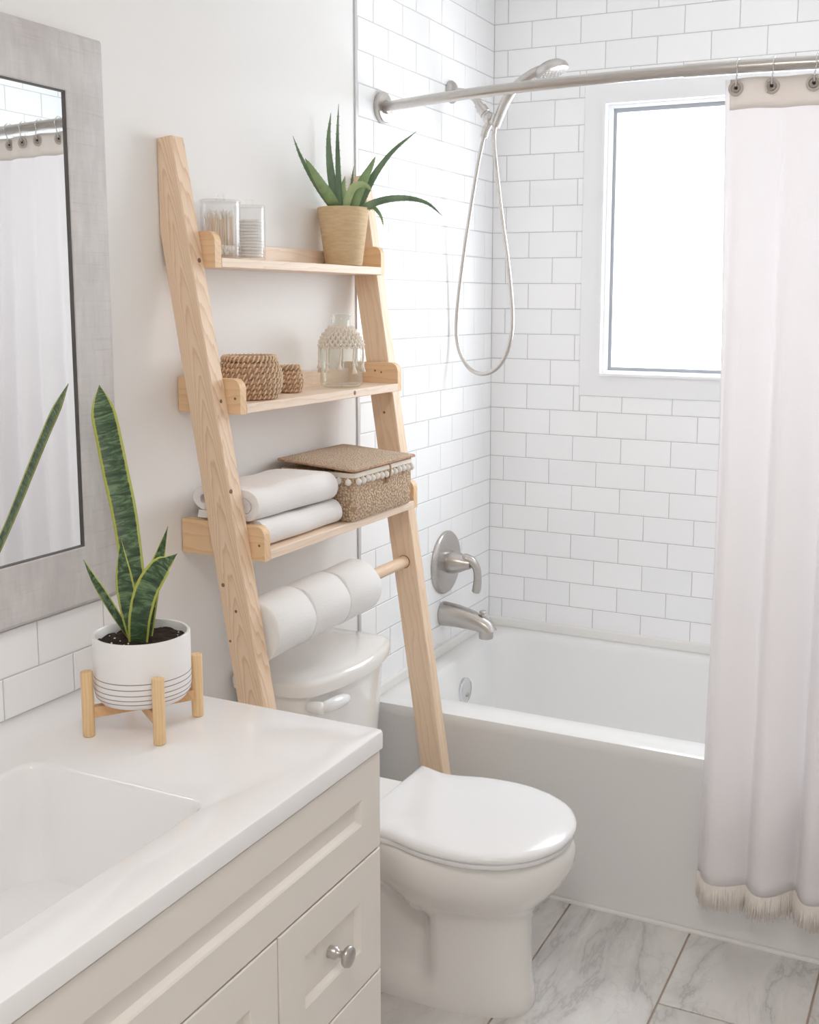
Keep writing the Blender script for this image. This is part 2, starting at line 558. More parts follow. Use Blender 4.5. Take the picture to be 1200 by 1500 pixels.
# wall tiles: one object each, sharing meshes by size
tile_cache = {}
def tile_mesh(a, b):
    key = (round(a, 4), round(b, 4))
    if key in tile_cache: return tile_cache[key]
    t, e = .009, .0016
    bm = B()
    h = [(-a / 2, -b / 2), (a / 2, -b / 2), (a / 2, b / 2), (-a / 2, b / 2)]
    i_ = [(-a / 2 + e, -b / 2 + e), (a / 2 - e, -b / 2 + e), (a / 2 - e, b / 2 - e), (-a / 2 + e, b / 2 - e)]
    loft(bm, [[Vector((x, y, -t)) for x, y in h], [Vector((x, y, -.0011)) for x, y in h], [Vector((x, y, 0)) for x, y in i_]])
    bmesh.ops.recalc_face_normals(bm, faces=bm.faces)
    me = bpy.data.meshes.new('wall_tile'); bm.to_mesh(me); bm.free()
    me.materials.append(M['tile'])
    tile_cache[key] = me
    return me
G = .0022
def put_tile(parent, side, a0, a1, z0, z1):
    a0 += G / 2; a1 -= G / 2; z0 += G / 2; z1 -= G / 2
    if a1 - a0 < .008 or z1 - z0 < .008: return
    o = bpy.data.objects.new('wall_tile', tile_mesh(a1 - a0, z1 - z0))
    COL.objects.link(o); o.parent = parent
    am, zm = (a0 + a1) / 2, (z0 + z1) / 2
    j = random.uniform(-.0004, .0004)
    ja, jb = random.gauss(0, .0011), random.gauss(0, .0016)
    if side == 'back':
        o.location = (am, j, zm); o.rotation_euler = (R(90) + ja, jb, 0)
    elif side == 'left':
        o.location = (j, am, zm); o.rotation_euler = (R(90) + ja, jb, R(90))
    else:
        o.location = (XR + j, am, zm); o.rotation_euler = (R(90) + ja, jb, R(-90))
def tile_field(parent, side, lo, hi, off_odd, off_even, hole=None, zlo=TZB, zhi=ZC):
    for k in range(-2, 25):
        zt, zb = Z0 - k * TP, Z0 - (k + 1) * TP
        zt, zb = min(zt, zhi), max(zb, zlo)
        if zt - zb < .008: continue
        off = off_odd if k % 2 else off_even
        js = [lo] + [v for v in sorted(off + j * TL for j in range(-12, 24)) if lo + .006 < v < hi - .006] + [hi]
        for a, b in zip(js[:-1], js[1:]):
            if hole:
                hx0, hx1, hz0, hz1 = hole
                if b <= hx0 or a >= hx1 or zb >= hz1 or zt <= hz0:
                    put_tile(parent, side, a, b, zb, zt)
                else:
                    if a < hx0: put_tile(parent, side, a, hx0, zb, zt)
                    if b > hx1: put_tile(parent, side, hx1, b, zb, zt)
                    m0, m1 = max(a, hx0), min(b, hx1)
                    if zb < hz0 < zt: put_tile(parent, side, m0, m1, zb, hz0)
                    if zb < hz1 < zt: put_tile(parent, side, m0, m1, hz1, zt)
            else:
                put_tile(parent, side, a, b, zb, zt)
CX0, CX1, CZ0, CZ1 = .296, 1.228, 1.190, 2.118    # window casing outline
tile_field(wall_back, 'back', .0, XR, .0455, .1225, hole=(CX0, CX1, CZ0, CZ1))
tile_field(wall_left, 'left', YT + .003, .003, -.1322, -.0552)
tile_field(wall_right, 'right', YT + .003, .003, -.1322, -.0552)
# two rows of splash tiles above the vanity
for zb, zt, off in ((.867, .9445, -1.7555), (.797, .867, -1.8325)):
    js = [-2.68] + [v for v in (off - j * TL for j in range(7, -2, -1)) if -2.67 < v < -1.695] + [-1.69]
    for a, b in zip(js[:-1], js[1:]):
        a0, a1, z0, z1 = a + G / 2, b - G / 2, zb + G / 2, zt - G / 2
        o = bpy.data.objects.new('splash_tile', tile_mesh(a1 - a0, z1 - z0))
        COL.objects.link(o); o.parent = wall_left
        o.location = (.0085, (a0 + a1) / 2, (z0 + z1) / 2); o.rotation_euler = (R(90), 0, R(90))
bm = B(); box(bm, .0, .0065, -2.68, -1.6905, .797, .944)
obj('splash_grout', bm, 'grout', wall_left)

# tile edge strip, tub caulk
bm = B(); box(bm, -.001, .004, YT - .009, YT + .003, 0, ZC, .001, 1)
tag(obj('trim_1', bm, 'trim_metal'), 'grey metal strip edging the shower tiles', kind='structure')
bm = B()
box(bm, -.002, XR, -.016, 0.002, .430, .460, .004, 2)
box(bm, -.002, .012, -.78, -.012, .430, .460, .004, 2)
tag(obj('trim_2', bm, 'caulk'), 'white sealed ledge between tub rim and wall tiles', kind='structure')
bm = B(); box(bm, .0, XR, -.793, -.781, -.003, .007, .003, 2)
tag(obj('trim_3', bm, 'caulk'), 'white caulk line along the foot of the tub', kind='structure')

# floor tiles: 30 x 60 cm marble, one object each
ft_cache = {}
def ftile(a, b):
    key = (round(a, 4), round(b, 4))
    if key not in ft_cache:
        bm = B(); e = .0015
        loft(bm, [rr(-a / 2, a / 2, -b / 2, b / 2, .0005, -.008, 1), rr(-a / 2, a / 2, -b / 2, b / 2, .0005, -.0012, 1), rr(-a / 2 + e, a / 2 - e, -b / 2 + e, b / 2 - e, .0005, 0, 1)])
        bmesh.ops.recalc_face_normals(bm, faces=bm.faces)
        me = bpy.data.meshes.new('floor_tile'); bm.to_mesh(me); bm.free()
        me.materials.append(M['marble']); ft_cache[key] = me
    return ft_cache[key]
FW, FL, FG = .2975, .60, .004
for ci in range(-3, 6):
    x0 = .867 + ci * FW; x1 = x0 + FW
    x0, x1 = max(x0, 0), min(x1, XM)
    if x1 - x0 < .02: continue
    oy = -1.083 if ci % 2 == 0 else -1.383
    ys = [YB] + [v for v in (oy + j * FL for j in range(-7, 3)) if YB + .02 < v < -.80] + [-.781]
    for a, b in zip(ys[:-1], ys[1:]):
        o = bpy.data.objects.new('floor_tile', ftile(x1 - x0 - FG, b - a - FG))
        COL.objects.link(o); o.parent = floor
        o.location = ((x0 + x1) / 2, (a + b) / 2, 0)

# window
win = tag(thing('window_1', ((WX0 + WX1) / 2, 0, WZ0), 'bright white framed window in the tiled bath wall', None), kind='structure')
def frame_ring(bm, o, i, y0, y1, bev=.002):
    """rectangular frame between outline o and inner outline i (x0,x1,z0,z1), as four mitred bars"""
    def c(q): return [(q[0], q[2]), (q[1], q[2]), (q[1], q[3]), (q[0], q[3])]
    O, I = c(o), c(i)
    rings = []
    for (ax, az), (bx, bz) in zip(O, I):
        rings.append([Vector((ax, y0, az)), Vector((ax, y1, az)), Vector((bx, y1, bz)), Vector((bx, y0, bz))])
    loft(bm, rings, closed=True)
bm = B(); frame_ring(bm, (CX0, CX1, CZ0, CZ1), (WX0, WX1, WZ0, WZ1), -.004, .05); obj('casing', bm, 'white_wood', win)
bm = B(); frame_ring(bm, (WX0, WX1, WZ0, WZ1), (WX0 + .010, WX1 - .010, WZ0 + .008, WZ1 - .010), -.012, .07); obj('inner_stop', bm, 'white_wood', win)
bm = B(); frame_ring(bm, (WX0 + .010, WX1 - .010, WZ0 + .008, WZ1 - .010), (WX0 + .024, WX1 - .024, WZ0 + .016, WZ1 - .020), .016, .08); sash = obj('sash', bm, 'white_wood', win)
bm = B(); frame_ring(bm, (WX0 + .024, WX1 - .024, WZ0 + .016, WZ1 - .020), (WX0 + .034, WX1 - .034, WZ0 + .026, WZ1 - .032), .026, .08); obj('gasket', bm, 'gasket', win)
bm = B(); box(bm, WX0 + .030, WX1 - .030, .050, .055, WZ0 + .022, WZ1 - .028); obj('pane', bm, 'pane', win)

# ------------------------------------------------------------------ unseen ceiling lamp added for fill light (behind and above the view)
lamp = thing('added_fill_lamp', (1.22, -3.0, ZC), 'added out-of-view ceiling fill lamp, round with a glowing white dome', 'lamp')
bm = B(); lathe(bm, (1.22, -3.0, ZC), [(.20, 0), (.20, -.025), (.185, -.03)], 40, cap1=True); obj('base_plate', bm, 'white_wood', lamp, smooth=True, auto=40)
bm = B(); lathe(bm, (1.22, -3.0, ZC - .03), [(.18, 0), (.172, -.03), (.14, -.062), (.08, -.083), (.01, -.09)], 40); obj('glass_dome', bm, 'lamp', lamp, smooth=True)

# ------------------------------------------------------------------ bathtub
TH = .432; TY = -.78
tub = thing('bathtub', (XR / 2, TY / 2, 0), 'white alcove bathtub with a plain front apron', 'bathtub')
bm = B()
e = .0015
rings = [rr(e, XR - e, TY, -e, .004, 0.0), rr(e, XR - e, TY, -e, .004, TH - .045), rr(e, XR - e, TY - .006, -e, .006, TH - .030), rr(e, XR - e, TY - .006, -e, .008, TH - .012),
         rr(e, XR - e, TY - .003, -e, .008, TH - .003), rr(e + .004, XR - e - .004, TY + .006, -e - .004, .008, TH),
         rr(.062, XR - .09, TY + .084, -.050, .10, TH), rr(.070, XR - .10, TY + .092, -.058, .10, TH - .004), rr(.078, XR - .11, TY + .098, -.064, .10, TH - .016),
         rr(.095, XR - .17, TY + .112, -.078, .10, .26), rr(.115, XR - .24, TY + .13, -.095, .11, .15), rr(.15, XR - .32, TY + .17, -.13, .12, .10), rr(.24, XR - .42, TY + .25, -.22, .10, .085)]
loft(bm, rings)
obj('tub_shell', bm, 'tub', tub, smooth=True, auto=50)
bm = B()
ovc = (.0845, -.375, .335)
lathe(bm, ovc, [(.0395, -.004), (.0395, .006), (.036, .0095), (.02, .011), (.001, .0115)], 36, 'x')
ov = obj('overflow_plate', bm, 'chrome', tub, smooth=True, auto=40)
ov.rotation_euler = (0, 0, 0)
bm = B(); lathe(bm, (ovc[0] + .009, ovc[1] + .004, ovc[2] - .012), [(.007, 0), (.007, .006), (.004, .0075)], 16, 'x'); obj('overflow_screw', bm, 'nickel', ov, smooth=True, auto=40)
bm = B(); lathe(bm, (.30, -.39, .086), [(.032, -.002), (.032, .003), (.026, .005)], 28); obj('drain', bm, 'chrome', tub, smooth=True, auto=40)

# ------------------------------------------------------------------ shower fittings on the tiled end wall
v = thing('shower_valve', (0, -.331, .705), 'round brushed nickel valve plate with a curved lever on tile wall', 'shower valve')
bm = B(); lathe(bm, (0.001, -.331, .705), [(.094, 0), (.094, .004), (.090, .009), (.078, .0125), (.045, .014), (.036, .016)], 56, 'x'); obj('escutcheon', bm, 'nickel', v, smooth=True, auto=45)
bm = B(); lathe(bm, (.015, -.331, .708), [(.034, 0), (.035, .010), (.033, .024), (.027, .040), (.020, .054), (.017, .064), (.014, .070)], 36, 'x'); hub = obj('handle_hub', bm, 'nickel', v, smooth=True, auto=50)
bm = B()
pts = catmull([(.070, -.331, .722), (.088, -.329, .716), (.101, -.325, .694), (.102, -.320, .664), (.098, -.316, .636), (.094, -.314, .622)], 6)
tube(bm, pts, lambda t: .0155 - .004 * math.sin(min(1, t * 1.3) * PI) * .6 - .003 * t, 16); ball(bm, (.0695, -.331, .722), .0155, 14, 10)
obj('lever', bm, 'nickel', v, smooth=True, auto=60)

sp = thing('tub_spout', (0, -.347, .548), 'brushed nickel tub spout with a pull-up diverter knob', 'tub spout')
bm = B()
path = [(.001, .553, .0335, .036), (.008, .553, .034, .037), (.05, .551, .032, .034), (.09, .545, .029, .030), (.122, .538, .0265, .026), (.143, .529, .024, .024), (.1555, .516, .022, .021)]
rings = []
for i, (x, z, ry, rz) in enumerate(path):
    tilt = [0, 0, 2, 8, 16, 38, 68][i]
    ring = []
    for k in range(28):
        a = 2 * PI * k / 28
        ca, sa = math.cos(a), math.sin(a)
        px = -sa * rz * math.sin(R(tilt)) * -1
        ring.append(Vector((x + sa * rz * math.sin(R(tilt)), -.347 + ca * ry, z + sa * rz * math.cos(R(tilt)))))
    rings.append(ring)
loft(bm, rings, True, False)
lathe(bm, (.142, -.347, .496), [(.021, 0), (.0215, .004), (.0215, .02), (.0225, .032)], 28, cap1=False)
spo = obj('spout_body', bm, 'nickel', sp, smooth=True, auto=60)
bm = B(); lathe(bm, (.132, -.347, .556), [(.0045, -.012), (.0045, .012), (.010, .014), (.011, .018), (.008, .021)], 20); obj('diverter_knob', bm, 'nickel', sp, smooth=True, auto=40)

sh = thing('hand_shower', (0, -.307, 2.055), 'brushed nickel hand shower on a wall arm with looping hose', 'shower')
bm = B(); lathe(bm, (.001, -.307, 2.055), [(.031, 0), (.031, .006), (.026, .012), (.013, .016)], 32, 'x'); obj('arm_flange', bm, 'nickel', sh, smooth=True, auto=40)
bm = B(); tube(bm, catmull([(.006, -.307, 2.055), (.04, -.307, 2.052), (.072, -.307, 2.036), (.094, -.307, 2.008)], 6), .0105, 16); obj('shower_arm', bm, 'nickel', sh, smooth=True, auto=60)
bm = B()
d = Vector((.028, 0, -.034)).normalized()
a0 = Vector((.086, -.307, 2.016))
tube(bm, [a0, a0 + d * .012, a0 + d * .013, a0 + d * .034, a0 + d * .035, a0 + d * .048], lambda t: [.0125, .0125, .0165, .0165, .0145, .0145][round(t * 5)], 20)
ball(bm, (.120, -.307, 1.976), .0185, 18, 12)
tube(bm, [(.120, -.307, 1.976), (.134, -.310, 1.962), (.142, -.312, 1.985)], .0125, 14)
obj('holder_bracket', bm, 'nickel', sh, smooth=True, auto=50)
bm = B()
hp = catmull([(.143, -.315, 1.952), (.156, -.315, 1.983), (.174, -.315, 2.020), (.200, -.315, 2.052), (.245, -.315, 2.080), (.285, -.315, 2.094)], 6)
tube(bm, hp, lambda t: .0125 + .002 * math.sin(t * PI) + .004 * max(0, t - .6), 16)
hd = obj('hand_shower_handle', bm, 'nickel', sh, smooth=True, auto=60)
bm = B()
hc = Vector((.305, -.315, 2.092)); nrm = Vector((.30, 0, -.95)).normalized()
q = Vector((0, 1, 0)); s_ = q.cross(nrm)
rings = []
for rad, h in ((.012, -.022), (.030, -.016), (.043, -.006), (.046, .002), (.045, .010), (.040, .013)):
    rings.append([hc + nrm * h + (s_ * math.cos(2 * PI * k / 32) + q * math.sin(2 * PI * k / 32)) * rad for k in range(32)])
loft(bm, rings); hh = obj('spray_head', bm, 'nickel', sh, smooth=True, auto=50)
bm = B()
for ring_r, cnt in ((.012, 6), (.023, 12), (.033, 18)):
    for k in range(cnt):
        a = 2 * PI * k / cnt
        c = hc + nrm * .0125 + (s_ * math.cos(a) + q * math.sin(a)) * ring_r
        tube(bm, [c, c + nrm * .0018], .0016, 6)
obj('spray_nozzles', bm, 'white_wood', hh)['kind'] = 'stuff'
bm = B()
tube(bm, [(.122, -.307, 1.966), (.110, -.307, 1.944), (.104, -.307, 1.926)], .0115, 14)
obj('hose_nut', bm, 'nickel', sh, smooth=True, auto=50)
bm = B()
hose = catmull([(.105, -.307, 1.930), (.088, -.306, 1.86), (.062, -.304, 1.72), (.036, -.302, 1.56), (.020, -.300, 1.42), (.026, -.300, 1.34), (.058, -.301, 1.283), (.102, -.303, 1.265),
                (.150, -.306, 1.283), (.184, -.308, 1.335), (.198, -.309, 1.42), (.186, -.311, 1.56), (.162, -.313, 1.72), (.145, -.315, 1.85), (.138, -.315, 1.92), (.143, -.315, 1.955)], 10)
tube(bm, hose, .0058, 12); obj('hose', bm, 'nickel', sh, smooth=True)

# ------------------------------------------------------------------ curved rod, rings, curtain
ZR = 1.951
def rod_y(x):
    t = x / XR
    return -.711 - .142 * 4 * t * (1 - t)
rod = thing('curtain_rod', (XR / 2, -.78, ZR), 'curved brushed nickel shower rod spanning the bath alcove', 'curtain rod')
bm = B(); tube(bm, [(.012 + (.80 - .012) * i / 24, rod_y(.012 + (.80 - .012) * i / 24), ZR) for i in range(25)], .0125, 20); obj('rod_tube', bm, 'nickel', rod, smooth=True, auto=60)
bm = B(); tube(bm, [(.80 + (XR - .012 - .80) * i / 24, rod_y(.80 + (XR - .012 - .80) * i / 24), ZR) for i in range(25)], .0140, 20); obj('rod_sleeve', bm, 'nickel', rod, smooth=True, auto=60)
for xx, sg in ((0.001, 1), (XR - .001, -1)):
    bm = B(); lathe(bm, (xx, -.711, ZR), [(.038, 0), (.038, .010 * sg), (.035, .013 * sg), (.017, .014 * sg), (.0165, .022 * sg)], 40, 'x'); obj('wall_flange', bm, 'nickel', rod, smooth=True, auto=40)

CXL, CXR = .884, 1.468
ZT_, ZH, ZBOT = 1.928, 1.866, .172
def cur_pt(s, z, off=0.0):
    """s 0..1 along the gathered curtain"""
    x = CXL + s * (CXR - CXL)
    t = (ZT_ - z) / (ZT_ - ZBOT)
    ph = s * 2 * PI * 5.6
    amp = .006 + .010 * min(1, t * 2.2) + .008 * t
    k_ = min(1, t * 1.6); k_ = k_ * k_ * (3 - 2 * k_)
    yb = rod_y(x) * (1 - k_) + min(rod_y(x), -.846) * k_
    y = yb - .004 + amp * math.sin(ph + .9 + .35 * math.sin(2.2 * t)) + .010 * t * math.sin(s * 2 * PI * 2.3 + 1 + t) + .004 * math.sin(s * 47 + 3 * t) * t
    xx = x + .010 * math.cos(ph + .4) * min(1, t * 2 + .2) + (.012 * math.sin(t * 2.6) - .014 * t) * (1 - s)
    return Vector((xx, min(y + off, -.800) if z < 1.0 else y + off, z))
cur = thing('shower_curtain', (1.17, -.85, ZBOT), 'white cotton shower curtain with fringed hem hanging outside the tub', 'curtain')
def sheet(z_hi, z_lo, ns, nz, off=0.0, thick=.0012, s0=0, s1=1, wob=0.0):
    bm = B()
    F = []; K = []
    for i in range(ns + 1):
        s = s0 + (s1 - s0) * i / ns
        F.append([]); K.append([])
        for j in range(nz + 1):
            z = z_hi + (z_lo - z_hi) * j / nz
            p = cur_pt(s, z, off)
            if wob and j == nz: p.z += wob * math.sin(s * 60) * .6 + wob * math.sin(s * 23 + 1)
            F[-1].append(bm.verts.new(p)); K[-1].append(bm.verts.new(p + Vector((0, thick, 0))))
    for i in range(ns):
        for j in range(nz):
            bm.faces.new((F[i][j], F[i][j + 1], F[i + 1][j + 1], F[i + 1][j]))
            bm.faces.new((K[i][j], K[i + 1][j], K[i + 1][j + 1], K[i][j + 1]))
    for j in range(nz):
        bm.faces.new((F[0][j], K[0][j], K[0][j + 1], F[0][j + 1])); bm.faces.new((F[ns][j], F[ns][j + 1], K[ns][j + 1], K[ns][j]))
    for i in range(ns):
        bm.faces.new((F[i][0], F[i + 1][0], K[i + 1][0], K[i][0])); bm.faces.new((F[i][nz], K[i][nz], K[i + 1][nz], F[i + 1][nz]))
    return bm
obj('curtain_panel', sheet(ZT_ - .001, ZBOT, 150, 60, wob=.003), 'curtain', cur, smooth=True)
obj('header_band', sheet(ZT_, ZH + .0005, 150, 4, off=-.0016, s0=.018), 'header', cur, smooth=True)
bm = B()
for i in range(620):
    s = (i + random.uniform(-.4, .4)) / 620
    s = min(1, max(0, s))
    p = cur_pt(s, ZBOT + .004, -.0006)
    ln = random.uniform(.046, .066)
    dx, dy = random.uniform(-.006, .006), random.uniform(-.006, .004)
    tube(bm, [p, p + Vector((dx * .3, dy * .4, -ln * .5)), p + Vector((dx, dy, -ln))], lambda t: .0017 - .0006 * t, 5)
obj('fringe', bm, 'fringe', cur, smooth=True)['kind'] = 'stuff'

ring_x = [.909, .980, 1.062, 1.135, 1.208, 1.281, 1.354, 1.427]
ring_lab = ['thin white metal hook at the loose edge of the shower curtain', 'thin white metal hook second from the curtain edge', 'thin white metal hook third from the curtain edge']
for i, x in enumerate(ring_x):
    s = (x - CXL) / (CXR - CXL)
    p = cur_pt(s, 1.9105, -.0016)
    yr = rod_y(x)
    # eyelet
    bm = B(); lathe_closed(bm, (x, p.y - .0035, 1.9085), [(.0100, -.0012), (.0155, -.0018), (.0155, .0034), (.0100, .0034)], 28, 'y')
    ey = obj('eyelet', bm, 'eyelet', cur, smooth=True)
    bm = B(); lathe_closed(bm, (x, p.y - .0035, 1.9085), [(.0036, -.0014), (.0090, -.0018), (.0090, .0034), (.0036, .0034)], 24, 'y'); obj('inner_stitching', bm, 'eyelet2', ey, smooth=True)
    bm = B(); lathe(bm, (x, p.y - .0045, 1.9095), [(.0034, -.0008), (.0034, .0040)], 16, 'y'); obj('dark_hole_disc', bm, 'hole', ey)  # solid dark disc, its colour stands in for the shade inside the eyelet
    # hook
    bm = B()
    pts = [(x, p.y - .0050, 1.911), (x + .001, p.y - .0085, 1.925)]
    for k in range(10):
        a = R(215 + k * -29)
        pts.append((x + .003, yr + .0175 * math.cos(a), ZR + .0175 * math.sin(a)))
    tube(bm, catmull(pts, 4), .0016, 8)
    hk = obj('curtain_hook', bm, 'white_wood' if i < 0 else 'chrome', None, (x, yr, 1.911), smooth=True)
    tag(hk, ring_lab[i] if i < 3 else 'thin metal hook along the gathered part of the shower curtain', 'curtain hook', 'curtain hooks on the shower rod')

# ------------------------------------------------------------------ toilet
TYC = -1.212
toilet = thing('toilet', (.36, TYC, 0), 'white two-piece toilet with closed lid between vanity and tub', 'toilet')
def outline(xb, xf, wf, wr, z, n=60, pf=2.3, pb=3.2, xs=.5, yc=TYC, bw=.16):
    """plan outline; half-width blends from rear wr to front wf"""
    out = []
    half = []
    for i in range(n + 1):
        a = PI * i / n
        s = (1 - math.cos(a)) / 2
        x = xb + (xf - xb) * s
        b = min(1, max(0, (s - xs + bw) / (2 * bw))); b = b * b * (3 - 2 * b)
        wd = wr + (wf - wr) * b
        if s < .5: cap = (1 - (1 - 2 * s) ** (pb * 2)) ** (1 / (pb * 1.0)) if s > 0 else 0
        else: cap = (1 - (2 * s - 1) ** pf) ** (1 / pf) if s < 1 else 0
        half.append((x, max(.0004, wd * cap)))
    for x, h in half: out.append(Vector((x, yc - h, z)))
    for x, h in half[::-1][1:-1]: out.append(Vector((x, yc + h, z)))
    return out
bm = B()
lv = [  # z, xb, xf, wf, wr
    (0, .16, .632, .094, .092), (.012, .157, .635, .096, .094), (.040, .16, .632, .095, .092), (.060, .165, .628, .094, .075), (.080, .17, .626, .093, .052), (.15, .17, .624, .093, .046),
    (.195, .165, .626, .096, .046), (.222, .155, .634, .106, .055), (.245, .14, .650, .124, .070), (.272, .12, .676, .149, .090), (.302, .10, .699, .168, .106), (.330, .09, .711, .177, .115), (.352, .085, .711, .178, .120), (.368, .085, .706, .174, .120), (.376, .09, .696, .166, .115)]
loft(bm, [outline(xb, xf, wf, wr, z, xs=.56 if z < .2 else .44, bw=.055 if .05 < z < .2 else (.10 if z < .24 else .16)) for z, xb, xf, wf, wr in lv])
obj('bowl', bm, 'porcelain', toilet, smooth=True, auto=60)
def lid_ring(z, g=0.0, grow=0.0):
    """seat / lid plan with square hinge ears at the back"""
    pts = [(.283, .168), (.300, .166), (.320, .160), (.345, .154), (.375, .156), (.41, .166), (.45, .176), (.50, .180), (.55, .177), (.60, .162), (.64, .140), (.67, .112), (.692, .076), (.705, .038), (.7085, 0)]
    cp = catmull([(x, y, 0) for x, y in pts], 4)
    up = []
    for p in cp:
        dx, dy = p.x - .49, p.y
        L = math.hypot(dx, dy)
        up.append((p.x + dx / L * grow, max(0, p.y + dy / L * grow)))
    out = [Vector((x, TYC + y, z)) for x, y in up] + [Vector((x, TYC - y, z)) for x, y in up[::-1][1:]]
    return out
bm = B(); loft(bm, [lid_ring(.3765, grow=-.010), lid_ring(.3765, grow=-.004), lid_ring(.380, grow=-.001), lid_ring(.386, grow=-.001), lid_ring(.389, grow=-.005)]); obj('seat', bm, 'seat_plastic', toilet, smooth=True, auto=50)
bm = B()
loft(bm, [lid_ring(.3895, grow=-.008), lid_ring(.3900, grow=0.0), lid_ring(.394, grow=.003), lid_ring(.400, grow=.002), lid_ring(.4045, grow=-.004), lid_ring(.407, grow=-.014), lid_ring(.4095, grow=-.04), lid_ring(.4115, grow=-.08), lid_ring(.412, grow=-.12)])
obj('lid', bm, 'seat_plastic', toilet, smooth=True, auto=50)
bm = B(); box(bm, .10, .279, TYC - .105, TYC + .105, .3765, .389, .006, 3); obj('hinge_deck', bm, 'porcelain', toilet, smooth=True, auto=50)
def tank_ring(z, hw, xb, xs, bow, r=.03):
    """D-shaped plan: straight back, bowed front"""
    out = []
    n = 22
    hw -= .016; ty = TYC + .015
    for i in range(n + 1):
        f = -1 + 2 * i / n
        y = hw * f
        x = xs + bow * (1 - f * f)
        e_ = max(0, abs(f) - .86) / .14
        x -= r * e_ ** 2.2
        out.append(Vector((x, ty + y, z)))
    out.append(Vector((xb, ty + hw, z))); out.append(Vector((xb, ty - hw, z)))
    return out
bm = B()
loft(bm, [tank_ring(.362, .165, .035, .150, .030), tank_ring(.372, .176, .030, .158, .034), tank_ring(.45, .184, .026, .163, .036), tank_ring(.56, .192, .024, .168, .038), tank_ring(.656, .197, .022, .172, .040)])
obj('tank', bm, 'porcelain', toilet, smooth=True, auto=50)
bm = B()
loft(bm, [tank_ring(.656, .200, .018, .176, .040), tank_ring(.660, .207, .014, .184, .042), tank_ring(.682, .209, .012, .187, .042), tank_ring(.690, .206, .014, .184, .042), tank_ring(.694, .198, .02, .174, .042), tank_ring(.695, .16, .04, .14, .036)])
obj('tank_lid', bm, 'porcelain', toilet, smooth=True, auto=50)
bm = B()
hp = catmull([(.205, -1.352, .634), (.216, -1.338, .637), (.220, -1.312, .636), (.220, -1.285, .633), (.218, -1.268, .630)], 5)
tube(bm, hp, lambda t: .010 + .004 * math.sin(t * PI), 12)
lathe(bm, (.178, -1.352, .634), [(.012, 0), (.014, .03), (.010, .036)], 16, 'x')
obj('flush_handle', bm, 'seat_plastic', toilet, smooth=True, auto=60)

# ------------------------------------------------------------------ vanity
VX, VY0, VY1 = .572, -2.665, -1.757
van = thing('vanity_cabinet', (.28, -2.21, 0), 'off-white vanity cabinet with recessed panel drawers under white top', 'cabinet')
bm = B(); box(bm, .003, VX - .0205, VY1 - .018, VY1, .09, .765); box(bm, .003, VX - .0205, VY0, VY0 + .018, .09, .765); box(bm, .003, .012, VY0 + .018, VY1 - .018, .09, .765); box(bm, .012, VX - .0205, VY0 + .018, VY1 - .018, .09, .108); box(bm, VX - .034, VX - .0205, VY0 + .018, VY1 - .018, .108, .66); box(bm, .003, VX - .08, VY0 + .01, VY1 - .01, 0, .09); obj('body', bm, 'cab', van)
def panel(name, y0, y1, z0, z1, margin=.066, rec=.009):
    bm = B(); t = .020
    x0, x1 = VX - t, VX
    def ring(x, m): return [Vector((x, y0 + m, z0 + m)), Vector((x, y1 - m, z0 + m)), Vector((x, y1 - m, z1 - m)), Vector((x, y0 + m, z1 - m))]
    loft(bm, [ring(x0, 0), ring(x1 - .002, 0), ring(x1, .002), ring(x1, margin - .003), ring(x1 - .002, margin), ring(x1 - rec, margin + .006), ring(x1 - rec, margin + .009)])
    return obj(name, bm, 'cab', van)
def knob(parent, y, z):
    bm = B(); lathe(bm, (VX - .010, y, z), [(.0095, 0), (.0095, .013), (.0075, .015), (.0055, .018), (.0055, .024), (.0100, .027), (.0150, .030), (.0165, .034), (.0150, .038), (.008, .0405), (.001, .041)], 28, 'x')
    k = obj('knob', bm, 'nickel', parent, smooth=True, auto=50)
    k['label'] = 'round brushed nickel knob'
panel('false_front', -2.662, VY1 + .001, .6035, .765, .062)
for z0, z1 in ((.391, .6005), (.180, .388), (.092, .177)):
    d_ = panel('drawer', -2.0455, VY1 + .001, z0, z1, .066 if z1 - z0 > .15 else .03)
    knob(d_, -1.900, (z0 + z1) / 2 + .001)
for y0, y1, ky in ((-2.3530, -2.0485, -2.320), (-2.662, -2.356, -2.39)):
    d_ = panel('door', y0, y1, .092, .6005)
    knob(d_, ky, .55)

CT = .797; CX = .577; CY1 = -1.763; CY0 = -2.675
top = thing('sink_countertop', (.29, -2.2, .766), 'glossy white vanity top with integrated rectangular sink', 'countertop')
bm = B()
rings = [rr(.002, CX - .004, CY0, CY1 + .010, .008, .766), rr(.002, CX, CY0 - .003, CY1 + .014, .010, .769), rr(.002, CX, CY0 - .003, CY1 + .014, .010, CT - .004), rr(.0035, CX - .0012, CY0 - .002, CY1 + .0128, .010, CT - .001), rr(.006, CX - .004, CY0, CY1 + .010, .010, CT),
         rr(.160, .4900, -2.60, -2.078, [.030, .03, .03, .018][:4], CT), rr(.164, .4870, -2.597, -2.081, [.030, .03, .03, .018], CT - .002), rr(.168, .484, -2.594, -2.084, .028, CT - .008), rr(.178, .478, -2.585, -2.096, .03, .72), rr(.205, .455, -2.56, -2.13, .05, .650), rr(.26, .40, -2.50, -2.2, .04, .637)]
loft(bm, rings, cap0=False)
obj('basin_slab', bm, 'counter', top, smooth=True, auto=40)
bm = B(); lathe(bm, (.33, -2.34, .637), [(.024, -.003), (.024, .003), (.018, .005)], 24); obj('sink_drain', bm, 'chrome', top, smooth=True, auto=40)

